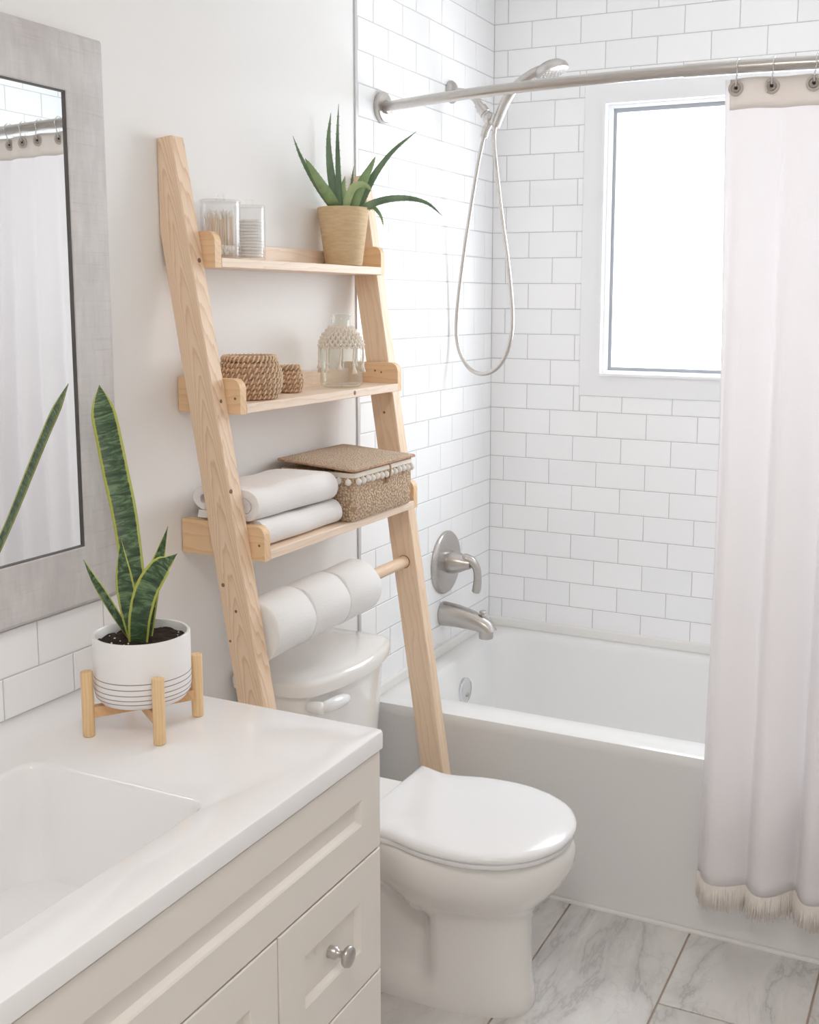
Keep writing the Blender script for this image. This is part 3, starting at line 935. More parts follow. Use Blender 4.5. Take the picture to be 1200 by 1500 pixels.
# ------------------------------------------------------------------ mirror
mir = thing('wall_mirror', (.0, -2.16, .9485), 'rectangular wall mirror in a wide whitewashed grey wooden frame', 'mirror')
MY1, MY0, MZ0, MZ1, MW = -1.722, -2.62, .949, 1.904, .098
def mirror_bar(pts, name):
    bm = B()
    o_, i_ = pts
    rings = []
    for (oy, oz), (iy, iz) in zip(o_, i_):
        O = Vector((0, oy, oz)); I = Vector((0, iy, iz)); D = (I - O)
        ring = []
        for f, x in ((0, .0015), (0, .010), (.07, .019), (.5, .0205), (.98, .0205), (1, .0195), (1, .0015)):
            p = O + D * f; ring.append(Vector((x + .008, p.y, p.z)))
        ring[0].x = .0015; ring[-1].x = .0015
        rings.append(ring)
    loft(bm, rings)
    return obj(name, bm, 'frame', mir)
oc = [(MY0, MZ0), (MY1, MZ0), (MY1, MZ1), (MY0, MZ1)]
ic = [(MY0 + MW, MZ0 + MW + .006), (MY1 - MW + .006, MZ0 + MW + .006), (MY1 - MW + .006, MZ1 - MW + .002), (MY0 + MW, MZ1 - MW + .002)]
for k in range(4):
    mirror_bar(([oc[k], oc[(k + 1) % 4]], [ic[k], ic[(k + 1) % 4]]), 'frame_rail')
bm = B(); box(bm, .002, .0225, MY0 + MW + .0005, MY1 - MW + .0055, MZ0 + MW + .0065, MZ1 - MW + .0015); obj('glass', bm, 'mirror', mir)
bm = B()
def mc(q): return [Vector((0.0, y, z)) for y, z in q]
rings = []
for (y, z), (sy, sz) in zip(ic, ((1, 1), (-1, 1), (-1, -1), (1, -1))):
    rings.append([Vector((.020, y, z)), Vector((.0262, y, z)), Vector((.0250, y + sy * .0028, z + sz * .0028)), Vector((.020, y + sy * .0028, z + sz * .0028))])
loft(bm, rings, closed=True); obj('inner_lip', bm, 'mirror_edge', mir)

# ------------------------------------------------------------------ ladder shelf
lad = thing('ladder_shelf', (.17, -1.214, 0), 'pine leaning ladder shelf with three trays standing over the toilet', 'shelf')
def xf(z): return .0345 + .1713 * (1.769 - z)
LD = .062
def leg(y0f, th, mat):
    bm = B()
    zs = [0.0, .4, .8, 1.2, 1.6201 if False else 1.42, 1.769]
    def sec(z, xr, xfr):
        y0 = y0f(z)
        c = .0022
        return [Vector((xr + c, y0, z)), Vector((xfr - c, y0, z)), Vector((xfr, y0 + c, z)), Vector((xfr, y0 + th - c, z)), Vector((xfr - c, y0 + th, z)), Vector((xr + c, y0 + th, z)), Vector((xr, y0 + th - c, z)), Vector((xr, y0 + c, z))]
    zk = 1.769 - (LD - .0345 + .0015) / .1713
    rings = []
    for z in (0, .4, .8, 1.2, zk): rings.append(sec(z, xf(z) - LD, xf(z)))
    rings.append(sec(1.767, .0015, xf(1.769)))
    for v_, dz in ((rings[-1], 0),):
        for p in v_: p.z = 1.766 + (p.x) * .12
    loft(bm, rings)
    return obj('leg', bm, mat, lad)
LY = lambda z: -1.565
RY = lambda z: -.872 - .0375 * (1.53 - z)
leg_l = leg(LY, .038, 'leg_a')
leg_r = leg(RY, .038, 'leg_b')
def knot(parent, x, y, z, r, face, mat='knot'):
    bm = B()
    if face == '-y': lathe(bm, (x, y + .0005, z), [(r, 0), (r * .8, -.0009), (r * .2, -.0011)], 14, 'y')
    else: lathe(bm, (x - .0005, y, z), [(r, 0), (r * .8, .0009), (r * .2, .0011)], 14, 'x')
    return obj('knot', bm, mat, parent)
for z, dy, r in ((1.545, .024, .0052), (1.285, .020, .0042), (1.118, .006, .0050)):
    knot(leg_l, xf(z) + .0002, -1.565 + dy, z, r, '+x')
for z, dx, r in ((.938, -.050, .0045), (.89, -.03, .0035), (.83, -.055, .003)):
    knot(leg_l, xf(z) + dx, -1.565, z, r, '-y')
for z, dx, r in ((1.205, -.030, .0038),):
    knot(leg_r, xf(z) + dx, RY(z), z, r, '-y')
zr = .8445; xr_ = xf(zr) - LD / 2
bm = B(); tube(bm, [(xr_, -1.535, zr), (xr_, RY(zr) + .0005, zr)], .0145, 20); obj('rung', bm, 'dowel', lad, smooth=True, auto=60)
bm = B(); lathe_closed(bm, (xr_, RY(zr) - .0004, zr), [(.0145, -.0004), (.0162, -.0004), (.0162, .0008), (.0145, .0008)], 28, 'y'); obj('rung_socket', bm, 'knot', lad)
TRAYS = [(1.533, .098), (1.2595, .148), (.982, .196)]
def side_board(y0, y1, zb, xfr, h=.067, parent=None):
    bm = B()
    r = .020
    prof = [(.003, zb), (xfr, zb), (xfr, zb + h - r)]
    for k in range(1, 7):
        a = R(90 * k / 6); prof.append((xfr - r + r * math.cos(a), zb + h - r + r * math.sin(a)))
    prof.append((.003, zb + h))
    loft(bm, [[Vector((x, y, z)) for x, z in prof] for y in (y0, y1)])
    return obj('side_board', bm, 'side', parent)
TT = .019
tray_top = []
for (zb, xfr) in TRAYS:
    yl = -1.565 + .038 + .0005
    yr_ = min(RY(zb), RY(zb + .067)) - .0005
    bm = B(); box(bm, .0145, xfr + .001, yl + TT, yr_ - TT, zb + .0005, zb + TT - .0005, .0012, 1)
    tray = obj('tray', bm, 'board', lad)
    side_board(yl, yl + TT, zb, xfr, parent=tray)
    side_board(yr_ - TT, yr_, zb, xfr, parent=tray)
    bm = B(); box(bm, .003, .0145, yl + TT, yr_ - TT, zb, zb + .052, .0010, 1); obj('back_board', bm, 'board', tray)
    # screws / knots on the right inner side
    for dx in (.045, .062):
        if zb < 1.4: knot(tray, xfr - dx, yr_ - TT, zb + .044 - (dx - .045) * -.2, .0028, '-y')
    if zb < 1.4: knot(tray, xfr - .012, yl, zb + .03, .003, '-y')
    tray_top.append((zb + TT, xfr, yl + TT, yr_ - TT))
knot(lad, .1488, -1.105, 1.2705, .0060, '+x')

# ------------------------------------------------------------------ toilet rolls on the rung
core_r = .0215
zc_ = zr - (core_r - .0145) + .0006
roll_labels = ['white toilet roll on the rung, end roll beside the left ladder leg', 'middle white toilet roll of three on the ladder rung', 'white toilet roll on the rung, end roll beside the bare dowel']
ye = [-1.5215, -1.386, -1.250, -1.114]
roll0 = None
for k in range(3):
    y0, y1 = ye[k] + .0008, ye[k + 1] - .0008
    ro = thing('toilet_roll', (xr_, (y0 + y1) / 2, zc_ - .06), roll_labels[k] if k != 0 else 'white toilet roll on the rung, end roll against the grained ladder leg', 'toilet roll', 'toilet rolls on the ladder rung')
    RO = .0605
    bm = B()
    prof = [(core_r + .0008, y0 + .001), (RO - .006, y0 + .0005), (RO - .0015, y0 + .002), (RO, y0 + .006), (RO + .0006 * (k % 2), (y0 + y1) / 2), (RO, y1 - .006), (RO - .0015, y1 - .002), (RO - .006, y1 - .0005), (core_r + .0008, y1 - .001)]
    lathe_closed(bm, (xr_, 0, zc_), prof, 56, 'y')
    for v_ in bm.verts:
        d_ = Vector((v_.co.x - xr_, 0, v_.co.z - zc_)); a = math.atan2(d_.z, d_.x)
        if d_.length > .05:
            v_.co += d_.normalized() * (.0012 * math.sin(3 * a + k * 2 + v_.co.y * 30) + .0006 * math.sin(7 * a + v_.co.y * 90))
    obj('paper', bm, 'paper', ro, smooth=True, auto=50)
    bm = B(); lathe_closed(bm, (xr_, 0, zc_), [(core_r - .0008, y0 + .0012), (core_r + .0005, y0 + .0012), (core_r + .0005, y1 - .0012), (core_r - .0008, y1 - .0012)], 32, 'y'); obj('cardboard_core', bm, 'card', ro, smooth=True, auto=50)

# ------------------------------------------------------------------ top tray: jars and aloe
zt = tray_top[0][0]
def jar(cx, cy, r, h, label):
    j = thing('storage_jar', (cx, cy, zt), label, 'jar', 'clear jars on the top tray')
    bm = B(); lathe_closed(bm, (cx, cy, zt), [(.001, 0.0005), (r - .002, .0005), (r, .003), (r, h), (r - .0025, h), (r - .0025, .006), (.001, .006)], 40); obj('jar_wall', bm, 'acrylic', j, smooth=True, auto=40)
    bm = B(); lathe(bm, (cx, cy, zt + h), [(r + .0005, .0003), (r + .0005, .003), (r - .002, .0045), (.004, .005)], 40); ld = obj('jar_lid', bm, 'acrylic', j, smooth=True, auto=40)
    bm = B()
    for sg in (-1, 1):
        tube(bm, [(cx + sg * .007 * .9, cy + sg * .007 * .42, zt + h + .004), (cx + sg * .0055 * .9, cy + sg * .0055 * .42, zt + h + .016)], .0022, 8)
    obj('lid_knob', bm, 'acrylic', ld, smooth=True, auto=50)
    return j
J1 = (.057, -1.452); J2 = (.052, -1.350)
jar(J1[0], J1[1], .038, .106, 'clear lidded jar filled with cotton swabs on the top tray')
jar(J2[0], J2[1], .030, .104, 'narrower clear lidded jar of cotton pads on the top tray')
# cotton swabs, all copies of one
def swab_mesh():
    bm = B(); tube(bm, [(0, 0, 0), (0, 0, .074)], .0011, 6, mi=0)
    for z in (.0045, .0695): ball(bm, (0, 0, z), .0026, 8, 6, (1, 1, 2.1), mi=1)
    return bm
sw0 = None
for k in range(52):
    a = random.uniform(0, 2 * PI); rd = .034 * math.sqrt(random.random())
    if sw0 is None:
        sw0 = obj('cotton_swab', swab_mesh(), ['swab', 'cotton'], None, (0, 0, 0), smooth=True); o = sw0
    else:
        o = sw0.copy(); COL.objects.link(o)
    ta, tm = random.uniform(0, 2 * PI), random.uniform(0, .12)
    o.location = (J1[0] + rd * math.cos(a) * .7, J1[1] + rd * math.sin(a) * .7, zt + .0075 + random.uniform(0, .012))
    o.rotation_euler = (tm * math.cos(ta), tm * math.sin(ta), 0)
    tag(o, 'cotton swab standing in the wider clear jar', 'cotton swab', 'cotton swabs in the jar')
cp0 = None
for k in range(12):
    if cp0 is None:
        bm = B(); lathe(bm, (0, 0, 0), [(.0215, -.0030), (.0245, -.0016), (.0250, 0), (.0245, .0016), (.0215, .0030)], 28, 'z')
        cp0 = obj('cotton_pad', bm, 'cotton', None, (0, 0, 0), smooth=True); o = cp0
    else:
        o = cp0.copy(); COL.objects.link(o)
    o.location = (J2[0] + random.uniform(-.0015, .0015), J2[1] + random.uniform(-.0015, .0015), zt + .0062 + .0031 + k * .0062)
    tag(o, 'round white cotton pad stacked in the narrower clear jar', 'cotton pad', 'cotton pads in the jar')

AC = Vector((.0625, -1.003, zt))
pot = thing('terracotta_pot', AC, 'pale terracotta plant pot with plain tapered sides on top tray', 'plant pot')
bm = B(); lathe_closed(bm, AC, [(.001, .0005), (.040, .0005), (.0425, .003), (.0585, .126), (.0585, .129), (.0575, .130), (.0545, .130), (.054, .128), (.0505, .108), (.001, .106)], 56); obj('pot_wall', bm, 'clay', pot, smooth=True, auto=40)
bm = B(); lathe(bm, AC, [(.0500, .1085), (.0518, .117), (.03, .1195), (.005, .1205)], 32); obj('soil', bm, 'soil', pot, smooth=True)
aloe = thing('aloe_plant', AC + Vector((0, 0, .12)), 'green aloe with thin arching pointed leaves in terracotta pot', 'plant')
HR = Vector((.9056, .4241, 0)).normalized(); HF = Vector((-.4241, .9056, 0)).normalized()
def ap(u, v, b=0.0):
    """leaf point given as offsets across (right of the pot centre) and up from the pot rim"""
    if v < 10: return Vector((u, v, b))
    return AC + HR * ((u - 502) / 641.6) + HF * b + Vector((0, 0, .130 + (303 - v) / 636.0))
tri = [(-1, .12), (-.62, .30), (0, .38), (.62, .30), (1, .12), (.60, -.38), (0, -.62), (-.60, -.38)]
def aleaf(ctrl, w, mat, spikes=True):
    bm = B()
    pts = catmull([ap(*c) for c in ctrl], 7)
    def rad(t): return max(.0004, w * (1 - t ** 2.2) ** .8 * (.85 + .15 * math.sin(PI * min(1, t * 1.4))))
    view = -HF
    t0 = (pts[1] - pts[0]).normalized()
    tube(bm, pts, rad, shape=tri, up=HF)
    if spikes:
        m = len(pts)
        for i in range(3, m - 3, 2):
            t = (pts[i + 1] - pts[i - 1]).normalized(); s = t.cross(HF)
            if s.length < .1: continue
            s.normalize(); r = rad(i / (m - 1))
            for sg in (-1, 1):
                c = pts[i] + s * sg * r * .95
                tube(bm, [c, c + s * sg * .0022 + t * .0012], lambda q: .0008 * (1 - .8 * q), 4)
    o = obj('leaf', bm, mat, aloe, smooth=True, auto=70)
aleaf([(.060, -1.030, 1.670), (.056, -1.0769, 1.7039), (.050, -1.1168, 1.7414), (.044, -1.1499, 1.7814), (.038, -1.1687, 1.8206)], .0072, 'aloe_dark')
aleaf([(.062, -1.022, 1.670), (.066, -1.0645, 1.6986), (.068, -1.1124, 1.7295), (.068, -1.1447, 1.7551), (.067, -1.1669, 1.7726)], .0125, 'aloe')
aleaf([(494, 312, .01), (488, 280, .015), (482, 245, .02), (480, 205, .02), (484, 168, .018)], .0105, 'aloe_dark')
aleaf([(498, 312, 0), (496, 280, 0), (495, 240, -.004), (495, 200, -.006), (497, 158, -.006)], .0070, 'aloe_dark')
aleaf([(508, 312, .02), (511, 290, .03), (513, 265, .032), (516, 242, .03)], .0050, 'aloe_dark')
aleaf([(503, 312, .025), (502, 290, .03), (500, 272, .032), (503, 256, .03)], .0100, 'aloe_pale')
aleaf([(514, 314, -.02), (522, 290, -.024), (533, 266, -.026), (543, 248, -.027), (551, 232, -.026)], .0135, 'aloe')
aleaf([(520, 312, 0), (532, 285, .004), (549, 254, .006), (575, 222, .004), (609, 195, 0)], .0095, 'aloe_dark')
aleaf([(506, 312, -.03), (512, 290, -.036), (520, 276, -.040), (532, 272, -.042), (541, 276, -.043), (545, 281, -.043)], .0090, 'aloe_pale')
aleaf([(522, 311, -.012), (542, 299, -.014), (570, 291, -.014), (600, 290, -.012), (626, 297, -.010), (647, 314, -.008)], .0085, 'aloe_dark')
aleaf([(532, 306, .022), (543, 300, .030), (552, 308, .034), (557, 318, .034), (559, 328, .034)], .0055, 'aloe')

# ------------------------------------------------------------------ middle tray: coiled baskets and bottle
zt = tray_top[1][0]
def coil_basket(c, prof, coils, lid_prof, label, name='coil_basket'):
    """prof(t)->radius, h; body as stacked rope coils, each with wrapped stitches"""
    r_of, h = prof
    bk = thing(name, c, label, 'basket', 'lidded coil baskets on the middle tray')
    bm = B()
    pr_ = [(.001, .001)]
    ch = h / coils
    for i in range(coils):
        for k in range(6):
            a = -PI / 2 + PI * (k + .5) / 6
            t = (i + .5) / coils
            pr_.append((r_of(t) + math.cos(a) * ch * .42, (i + .5) * ch + math.sin(a) * ch * .5))
    pr_.append((r_of(1) - ch * .6, h)); pr_.append((.001, h))
    lathe(bm, c, pr_, 44)
    obj('basket_body', bm, 'coil', bk, smooth=True)
    bm = B()
    n = max(14, int(r_of(.5) * 2 * PI / .0115))
    for i in range(coils):
        t = (i + .5) / coils
        for k in range(n):
            a0 = 2 * PI * (k + .5 * (i % 2) + .33 * i) / n
            pts = []
            for m in range(5):
                f = m / 4
                a = a0 + (f - .5) * .55 * (2 * PI / n)
                zz = (i + .5) * ch + (f - .5) * ch * 1.25
                rr_ = r_of(t) + ch * .42 * math.sqrt(max(0, 1 - ((f - .5) * 1.9) ** 2)) + .0006
                pts.append((c[0] + rr_ * math.cos(a), c[1] + rr_ * math.sin(a), c[2] + max(.001, zz)))
            tube(bm, pts, ch * .15, 5)
    obj('stitching', bm, 'stitch', bk, smooth=True)['kind'] = 'stuff'
    rl, hl = lid_prof
    bm = B()
    pr_ = [(rl, h + .0004)]
    for k in range(7):
        a = -PI / 2 + PI * k / 6
        pr_.append((rl + math.cos(a) * hl * .42, h + .001 + hl / 2 + math.sin(a) * hl / 2))
    for q in range(5, 0, -1):
        pr_.append((rl * q / 6 + rl * .08, h + .001 + hl * .92)); pr_.append((rl * q / 6, h + .001 + hl * .78))
    pr_.append((.001, h + .001 + hl * .9))
    lathe(bm, c, pr_, 44)
    ld = obj('basket_lid', bm, 'coil', bk, smooth=True)
    bm = B()
    n = int(rl * 2 * PI / .0085)
    for k in range(n):
        a0 = 2 * PI * k / n
        pts = []
        for m in range(6):
            b = -PI * .42 + PI * 1.0 * m / 5
            a = a0 + .9 * (m / 5) * (2 * PI / n)
            rr_ = rl + math.cos(b) * (hl * .42 + .0008)
            pts.append((c[0] + rr_ * math.cos(a), c[1] + rr_ * math.sin(a), c[2] + h + .001 + hl / 2 + math.sin(b) * (hl / 2 + .0006)))
        tube(bm, pts, hl * .15, 5)
    obj('lid_stitching', bm, 'stitch', ld, smooth=True)['kind'] = 'stuff'
BK = (.0825, -1.4035, zt + .0005)
coil_basket(BK, (lambda t: .0415 + .0185 * math.sin(PI * min(1, max(0, .10 + t * .74))), .072), 7, (.049, .012), 'wide round coiled basket with lid on the middle tray')
SB = (.0700, -1.2420, zt + .0005)
coil_basket(SB, (lambda t: .0160 + .0095 * math.sin(PI * (.08 + t * .80)), .046), 5, (.0185, .010), 'tiny round coiled basket with lid beside the wider one')

BC = Vector((.088, -1.060, zt + .0005))
bt = thing('glass_bottle', BC, 'clear glass bottle vase wearing a knotted macrame collar', 'vase')
bm = B()
outer = [(.001, 0), (.040, 0), (.0465, .004), (.048, .010), (.048, .085), (.046, .100), (.038, .118), (.024, .132), (.0205, .138), (.0205, .156), (.0225, .159), (.0225, .163)]
inner = [(r - .003 if r > .01 else .001, z + (.006 if z < .02 else 0)) for r, z in outer][::-1]
lathe_closed(bm, BC, outer + inner, 44); obj('bottle_glass', bm, 'bottle', bt, smooth=True, auto=50)
def br(z):
    for (r0, z0), (r1, z1) in zip(outer[2:-1], outer[3:]):
        if z0 <= z <= z1: return r0 + (r1 - r0) * (z - z0) / (z1 - z0)
    return .048
bm = B()
# knotted net around the shoulder: crossing diagonal cords with knots
NR = 24
rows = [.134, .127, .119, .111, .103, .095, .088]
for i in range(len(rows) - 1):
    for k in range(NR):
        for sg in (-1, 1):
            a0 = 2 * PI * (k + .5 * (i % 2)) / NR; a1 = a0 + sg * PI / NR
            pts = []
            for m in range(4):
                f = m / 3; z = rows[i] + (rows[i + 1] - rows[i]) * f; a = a0 + (a1 - a0) * f
                r_ = br(z) + .0030
                pts.append(BC + Vector((r_ * math.cos(a), r_ * math.sin(a), z)))
            tube(bm, pts, .0021, 5)
    for k in range(NR):
        a = 2 * PI * (k + .5 * (i % 2)) / NR; r_ = br(rows[i]) + .0035
        ball(bm, BC + Vector((r_ * math.cos(a), r_ * math.sin(a), rows[i])), .0043, 8, 6, (1, 1, .8))
ring_pts = [BC + Vector(((br(.134) + .0025) * math.cos(2 * PI * k / 30), (br(.134) + .0025) * math.sin(2 * PI * k / 30), .1345)) for k in range(30)]
tube(bm, ring_pts, .0024, 6, closed=True)
obj('macrame_collar', bm, 'macrame', bt, smooth=True)
for k in range(10):
    a = 2 * PI * (k + .3) / 10
    bm = B()
    ln = [.050, .058, .046, .056][k % 4]
    pts = []
    for m in range(7):
        f = m / 6
        r_ = .0515 + .001 * math.sin(f * 5 + k)
        pts.append(BC + Vector((r_ * math.cos(a + .03 * math.sin(f * 4 + k)), r_ * math.sin(a + .03 * math.sin(f * 4 + k)), .090 - ln * f)))
    tube(bm, pts, lambda t: .0021 if t < .72 else .0021 + .0045 * (t - .72) / .28, 7)
    ball(bm, pts[4], .0036, 8, 6)
    obj('tassel', bm, 'macrame', bt, smooth=True)

# ------------------------------------------------------------------ bottom tray: towels and woven box
zt, xfr, yl_, yr_ = tray_top[2]
def towel(name, x0, x1, y0, y1, z0, h, label, seed, skew=0.0):
    """a towel folded around itself: a flattened spiral of thick terry, swept along y"""
    lay = h / 4.0
    th = lay * .94
    path = []
    def arc(cx, cz, r, a0, a1, n=9):
        return [(cx + r * math.cos(R(a0 + (a1 - a0) * i / n)), cz + r * math.sin(R(a0 + (a1 - a0) * i / n))) for i in range(n + 1)]
    L_ = x1 - x0 - h
    path += [(x0 + h * .30 + (L_ + h * .2) * f, z0 + lay * .5) for f in (0, .25, .5, .75, .95)]
    path += arc(x1 - h / 2, z0 + 2 * lay, 1.5 * lay, -90, 90)
    path += [(x1 - h / 2 - L_ * f, z0 + 3.5 * lay) for f in (.25, .5, .75)]
    path += arc(x0 + h / 2, z0 + 2.5 * lay, lay, 90, 270)
    path += [(x0 + h / 2 + L_ * f, z0 + 1.5 * lay) for f in (.25, .5, .75)]
    path += arc(x1 - h / 2 - lay * .1, z0 + 2 * lay, .5 * lay, -90, 90, 7)
    path += [(x1 - h / 2 - L_ * f, z0 + 2.5 * lay) for f in (.2, .5, .8)]
    rings = []
    rnd = random.Random(seed)
    n = 26
    npth = len(path)
    def off(i, d):
        a = Vector((path[max(0, i - 1)][0], path[max(0, i - 1)][1])); b = Vector((path[min(npth - 1, i + 1)][0], path[min(npth - 1, i + 1)][1]))
        t = (b - a).normalized(); nn = Vector((-t.y, t.x))
        return path[i][0] + nn.x * d, path[i][1] + nn.y * d
    sec = [off(i, -th / 2) for i in range(npth)] + [off(i, th / 2) for i in range(npth - 1, -1, -1)]
    bm = B()
    for j in range(n + 1):
        f = j / n
        y = y0 + (y1 - y0) * f
        en = 1 - .10 * (abs(2 * f - 1) ** 8)
        sag = .0022 * math.sin(f * 6 + seed) + .0012 * math.sin(f * 15 + seed * 2)
        ring = []
        for i, (x, z) in enumerate(sec):
            up_ = (z - z0) / h
            ring.append(Vector((x + skew * (f - .5) + .0014 * math.sin(f * 9 + i * .35 + seed) - .002 * (1 - en) * 10 * 0, y + .0015 * math.sin(i * .9 + seed) * (1 if j in (0, n) else 0), z + sag * up_ + .0010 * math.sin(f * 13 + i * .5) * up_)))
        rings.append(ring)
    loft(bm, rings)
    o = obj(name, bm, 'towel', None, ((x0 + x1) / 2, (y0 + y1) / 2, z0), smooth=True, auto=75)
    tag(o, label, 'towel', 'folded towels on the bottom tray')
    return o
towel('folded_towel', .020, .188, -1.505, -1.228, zt + .0006, .050, 'folded white terry towel lying flat on the bottom tray', 1.3)
towel('folded_towel', .022, .182, -1.518, -1.238, zt + .0520, .062, 'fluffy folded white towel on top of another towel', 4.1, skew=.008)

bx = thing('woven_box', (.115, -1.07, zt), 'woven seagrass box with lid and white pompom trim beside towels', 'basket')
bx0, bx1, by0, by1, bh = .022, .208, -1.214, -.940, .108
bm = B()
loft(bm, [rr(bx0 + .006, bx1 - .006, by0 + .006, by1 - .004, .012, zt + .0006), rr(bx0 + .001, bx1 - .001, by0 + .002, by1 - .001, .014, zt + .008), rr(bx0, bx1, by0, by1, .014, zt + .05), rr(bx0, bx1, by0, by1, .012, zt + bh), rr(bx0 + .006, bx1 - .006, by0 + .006, by1 - .006, .010, zt + bh)])
obj('box_body', bm, 'woven', bx, smooth=True, auto=50)
def lid_z(x): return zt + bh + .003 + (bx1 - x) / (bx1 - bx0) * .013
bm = B()
def lidring(g, dz):
    return [Vector((p.x, p.y, lid_z(p.x) + dz)) for p in rr(bx0 - .004 + g, bx1 + .006 - g, by0 - .006 + g, by1 + .004 - g, .010, 0)]
loft(bm, [lidring(.002, .0), lidring(0, .001), lidring(0, .003), lidring(.003, .0048), lidring(.03, .0075), lidring(.07, .009)])
ldb = obj('box_lid', bm, 'woven_lid', bx, smooth=True, auto=50)
bm = B()
tube(bm, [p + Vector((0, 0, 0)) for p in [Vector((q.x, q.y, lid_z(q.x) + .0022)) for q in rr(bx0 - .004, bx1 + .006, by0 - .006, by1 + .004, .010, 0)]], .0026, 7, closed=True)
obj('lid_edge_braid', bm, 'coil', ldb, smooth=True)
bm = B()
loft(bm, [rr(bx0 - .0014, bx1 + .0014, by0 - .0014, by1 + .0014, .014, zt + bh - .011), rr(bx0 - .0014, bx1 + .0014, by0 - .0014, by1 + .0014, .014, zt + bh - .001), rr(bx0 + .001, bx1 - .001, by0 + .001, by1 - .001, .012, zt + bh - .001), rr(bx0 + .001, bx1 - .001, by0 + .001, by1 - .001, .012, zt + bh - .011)], closed=True)
rib = obj('ribbon', bm, 'ribbon', bx, smooth=True, auto=50)
pom0 = None
spots = [(bx1 + .0065, by0 + .010 + k * .0205) for k in range(13)] + [(bx0 + .012 + k * .0235, by0 - .0065) for k in range(8)]
for x, y in spots:
    zz = zt + bh - .018 + random.uniform(-.0015, .0015)
    if pom0 is None:
        bm = B(); ball(bm, (0, 0, 0), .0066, 12, 9, (1, 1, 1.15))
        tube(bm, [(0, 0, .004), (-.001, 0, .010)], .0012, 5)
        pom0 = obj('pompom', bm, 'pom', None, (0, 0, 0), smooth=True); pom0.parent = rib; o = pom0
    else:
        o = pom0.copy(); COL.objects.link(o); o.parent = rib
    o.location = Vector((x, y, zz)) - wloc(rib)
bm = B()
tube(bm, catmull([(bx1 + .004, -1.072, zt + bh + .006), (bx1 + .012, -1.072, zt + bh - .002), (bx1 + .010, -1.070, zt + bh - .022), (bx1 + .004, -1.069, zt + bh - .034)], 5), .0022, 7)
tube(bm, [(bx1 + .003, -1.072, zt + bh - .040), (bx1 + .005, -1.071, zt + bh - .018)], .0042, 9)
obj('toggle_clasp', bm, 'coil', bx, smooth=True)

# ------------------------------------------------------------------ snake plant on its stand
PC = Vector((.223, -1.903, CT))
st = thing('plant_stand', PC, 'small wooden plant stand with four round legs on vanity top', 'plant stand')
ang = [math.atan2(-1.9715 + 1.903, .174 - .223), math.atan2(-1.9556 + 1.903, .2997 - .223)]
a1 = math.atan2(-1.9556 + 1.903, .2997 - .223)
LR = .0868
for k in range(4):
    a = a1 + k * PI / 2
    bm = B()
    lathe(bm, PC + Vector((LR * math.cos(a), LR * math.sin(a), 0)), [(.0082, .0004), (.0095, .0018), (.0095, .1035), (.0085, .105)], 24)
    obj('leg', bm, 'stand', st, smooth=True, auto=40)
for k, zz in ((0, .030), (1, .0302)):
    a = a1 + k * PI / 2
    d_ = Vector((math.cos(a), math.sin(a), 0)); n_ = Vector((-math.sin(a), math.cos(a), 0))
    bm = B()
    hgt = .017
    pa, pb = PC - d_ * (LR - .008), PC + d_ * (LR - .008)
    if k == 0:
        segs = [(pa, pb, 0, hgt)]
    else:
        segs = [(pa, PC - n_ * 0 - d_ * .0076, 0, hgt), (PC + d_ * .0076, pb, 0, hgt)]
    for p, q_, h0, h1 in segs:
        loft(bm, [[e_ - n_ * .007 + Vector((0, 0, zz + h0)), e_ + n_ * .007 + Vector((0, 0, zz + h0)), e_ + n_ * .007 + Vector((0, 0, zz + h1)), e_ - n_ * .007 + Vector((0, 0, zz + h1))] for e_ in (p, q_)])
    obj('cross_bar', bm, 'stand_bar', st)
PB = PC + Vector((0, 0, .0478))
pot2 = thing('ceramic_pot', PB, 'white ceramic pot with thin grey stripes held in wooden stand', 'plant pot')
PR, PH = .0752, .108
bm = B(); lathe_closed(bm, PB, [(.001, 0), (.058, 0), (.066, .003), (.0722, .011), (PR, .024), (PR, PH - .002), (PR - .0012, PH), (PR - .0045, PH), (PR - .0058, PH - .002), (PR - .0062, PH - .03), (.001, PH - .034)], 64); obj('pot_wall', bm, 'ceramic', pot2, smooth=True, auto=45)
for zz in (.0455, .0365, .0275, .0195, .0125):
    r_ = PR if zz > .024 else .0722 + (PR - .0722) * (zz - .011) / .013
    bm = B(); lathe_closed(bm, PB, [(r_ - .0005, zz - .0007), (r_ + .00025, zz - .0007), (r_ + .00025, zz + .0007), (r_ - .0005, zz + .0007)], 64); obj('glaze_stripe', bm, 'line', pot2, smooth=True, auto=40)
bm = B()
rings = []
for q_ in range(9):
    rr_ = (PR - .0064) * (1 - q_ / 9.0) + .0005
    rings.append([PB + Vector((rr_ * math.cos(2 * PI * k / 48), rr_ * math.sin(2 * PI * k / 48), PH - .014 + random.uniform(-.0022, .0026) + .003 * (q_ / 9))) for k in range(48)])
loft(bm, rings, cap0=False); soil = obj('soil', bm, 'soil', pot2, smooth=False)
bm = B()
for k in range(26):
    a, rd = random.uniform(0, 2 * PI), .064 * math.sqrt(random.random())
    ball(bm, PB + Vector((rd * math.cos(a), rd * math.sin(a), PH - .0105)), random.uniform(.0008, .0018), 6, 5, mi=0)
obj('perlite', bm, 'perlite', soil)['kind'] = 'stuff'

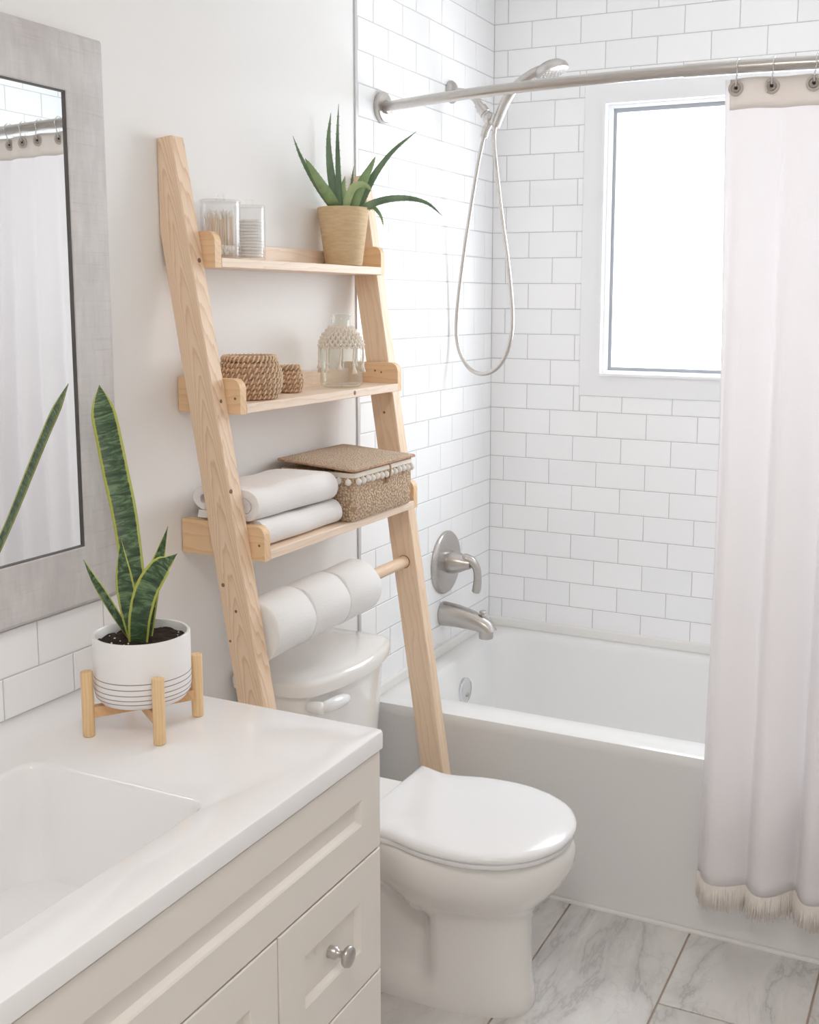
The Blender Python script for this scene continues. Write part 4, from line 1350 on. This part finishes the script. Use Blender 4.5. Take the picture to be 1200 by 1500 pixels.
snk = thing('snake_plant', PB + Vector((0, 0, PH - .012)), 'snake plant with one tall banded leaf and four short leaves', 'plant')
PZ = PB.z + PH
def spt(u, v, b=0.0):
    if v < 10: return Vector((u, v, b))
    return Vector((PC.x, PC.y, 0)) + HR * ((u - 209) / 922.2) + HF * b + Vector((0, 0, PZ - .0 + (919 - v) / 913.0))
def sleaf(ctrl, width, face, prof, fold=.22):
    """blade along ctrl; face: unit vector the blade looks to"""
    pts = catmull([spt(*c) for c in ctrl], 8)
    m = len(pts); face = Vector(face).normalized()
    bm = B(); uvl = bm.loops.layers.uv.new('UVMap')
    NX = 8
    rows_f, rows_b = [], []
    for i, p in enumerate(pts):
        t = i / (m - 1)
        tan = (pts[min(m - 1, i + 1)] - pts[max(0, i - 1)]).normalized()
        s = tan.cross(face); s.normalize(); nf = s.cross(tan).normalized()
        wd = width * prof(t)
        rf, rb = [], []
        for k in range(NX + 1):
            f = -1 + 2 * k / NX
            dep = fold * wd * (f * f)
            thk = .0022 * (1 - f * f) * min(1, (1 - t) * 6 + .15) + .0003
            base = p + s * (wd * f) + nf * dep
            rf.append(bm.verts.new(base + nf * thk)); rb.append(bm.verts.new(base - nf * thk))
        rows_f.append(rf); rows_b.append(rb)
    def quad(vs, uvs):
        f = bm.faces.new(vs)
        for lp, uv in zip(f.loops, uvs): lp[uvl].uv = uv
    Lr = sum((pts[i + 1] - pts[i]).length for i in range(m - 1)) / .4
    for i in range(m - 1):
        for k in range(NX):
            us = (k / NX, (k + 1) / NX); vs_ = (i / (m - 1) * Lr, (i + 1) / (m - 1) * Lr)
            uv = [(us[0], vs_[0]), (us[1], vs_[0]), (us[1], vs_[1]), (us[0], vs_[1])]
            quad((rows_f[i][k], rows_f[i][k + 1], rows_f[i + 1][k + 1], rows_f[i + 1][k]), uv)
            quad((rows_b[i][k + 1], rows_b[i][k], rows_b[i + 1][k], rows_b[i + 1][k + 1]), [uv[1], uv[0], uv[3], uv[2]])
        for k, e_ in ((0, 0.0), (NX, 1.0)):
            quad((rows_f[i][k], rows_f[i + 1][k], rows_b[i + 1][k], rows_b[i][k]), [(e_, 0)] * 4)
    obj('leaf', bm, 'snake', snk, smooth=True)
tall = lambda t: max(.02, (.52 + .48 * math.sin(PI * min(1, .12 + t * .62))) * (1 - max(0, (t - .80) / .20) ** 1.7))
short = lambda t: max(.03, (.62 + .38 * math.sin(PI * min(1, .15 + t * .8))) * (1 - max(0, (t - .45) / .55) ** 1.9))
vf = -HF
sleaf([(.214, -1.899, .935), (.187, -1.872, 1.000), (.158, -1.850, 1.0737), (.136, -1.836, 1.132), (.112, -1.825, 1.191), (.088, -1.813, 1.250), (.070, -1.804, 1.292), (.057, -1.796, 1.330)], .0215, vf + HR * .15, tall)
sleaf([(205, 932, -.010), (198, 890, -.012), (193, 850, -.014), (190, 815, -.014), (188, 779, -.014)], .0155, vf - HR * .1, short)
sleaf([(196, 930, .0), (178, 898, -.004), (158, 862, -.006), (143, 836, -.006), (130, 812, -.004)], .0085, vf - HR * .5 + Vector((0, 0, .3)), short)
sleaf([(212, 932, .010), (216, 890, .016), (222, 850, .020), (234, 810, .022), (247, 768, .022)], .0130, vf + HR * .3, short)
sleaf([(208, 934, -.016), (214, 890, -.022), (226, 850, -.026), (246, 818, -.028), (258, 808, -.028), (271, 798, -.027)], .0185, vf + HR * .1, short)
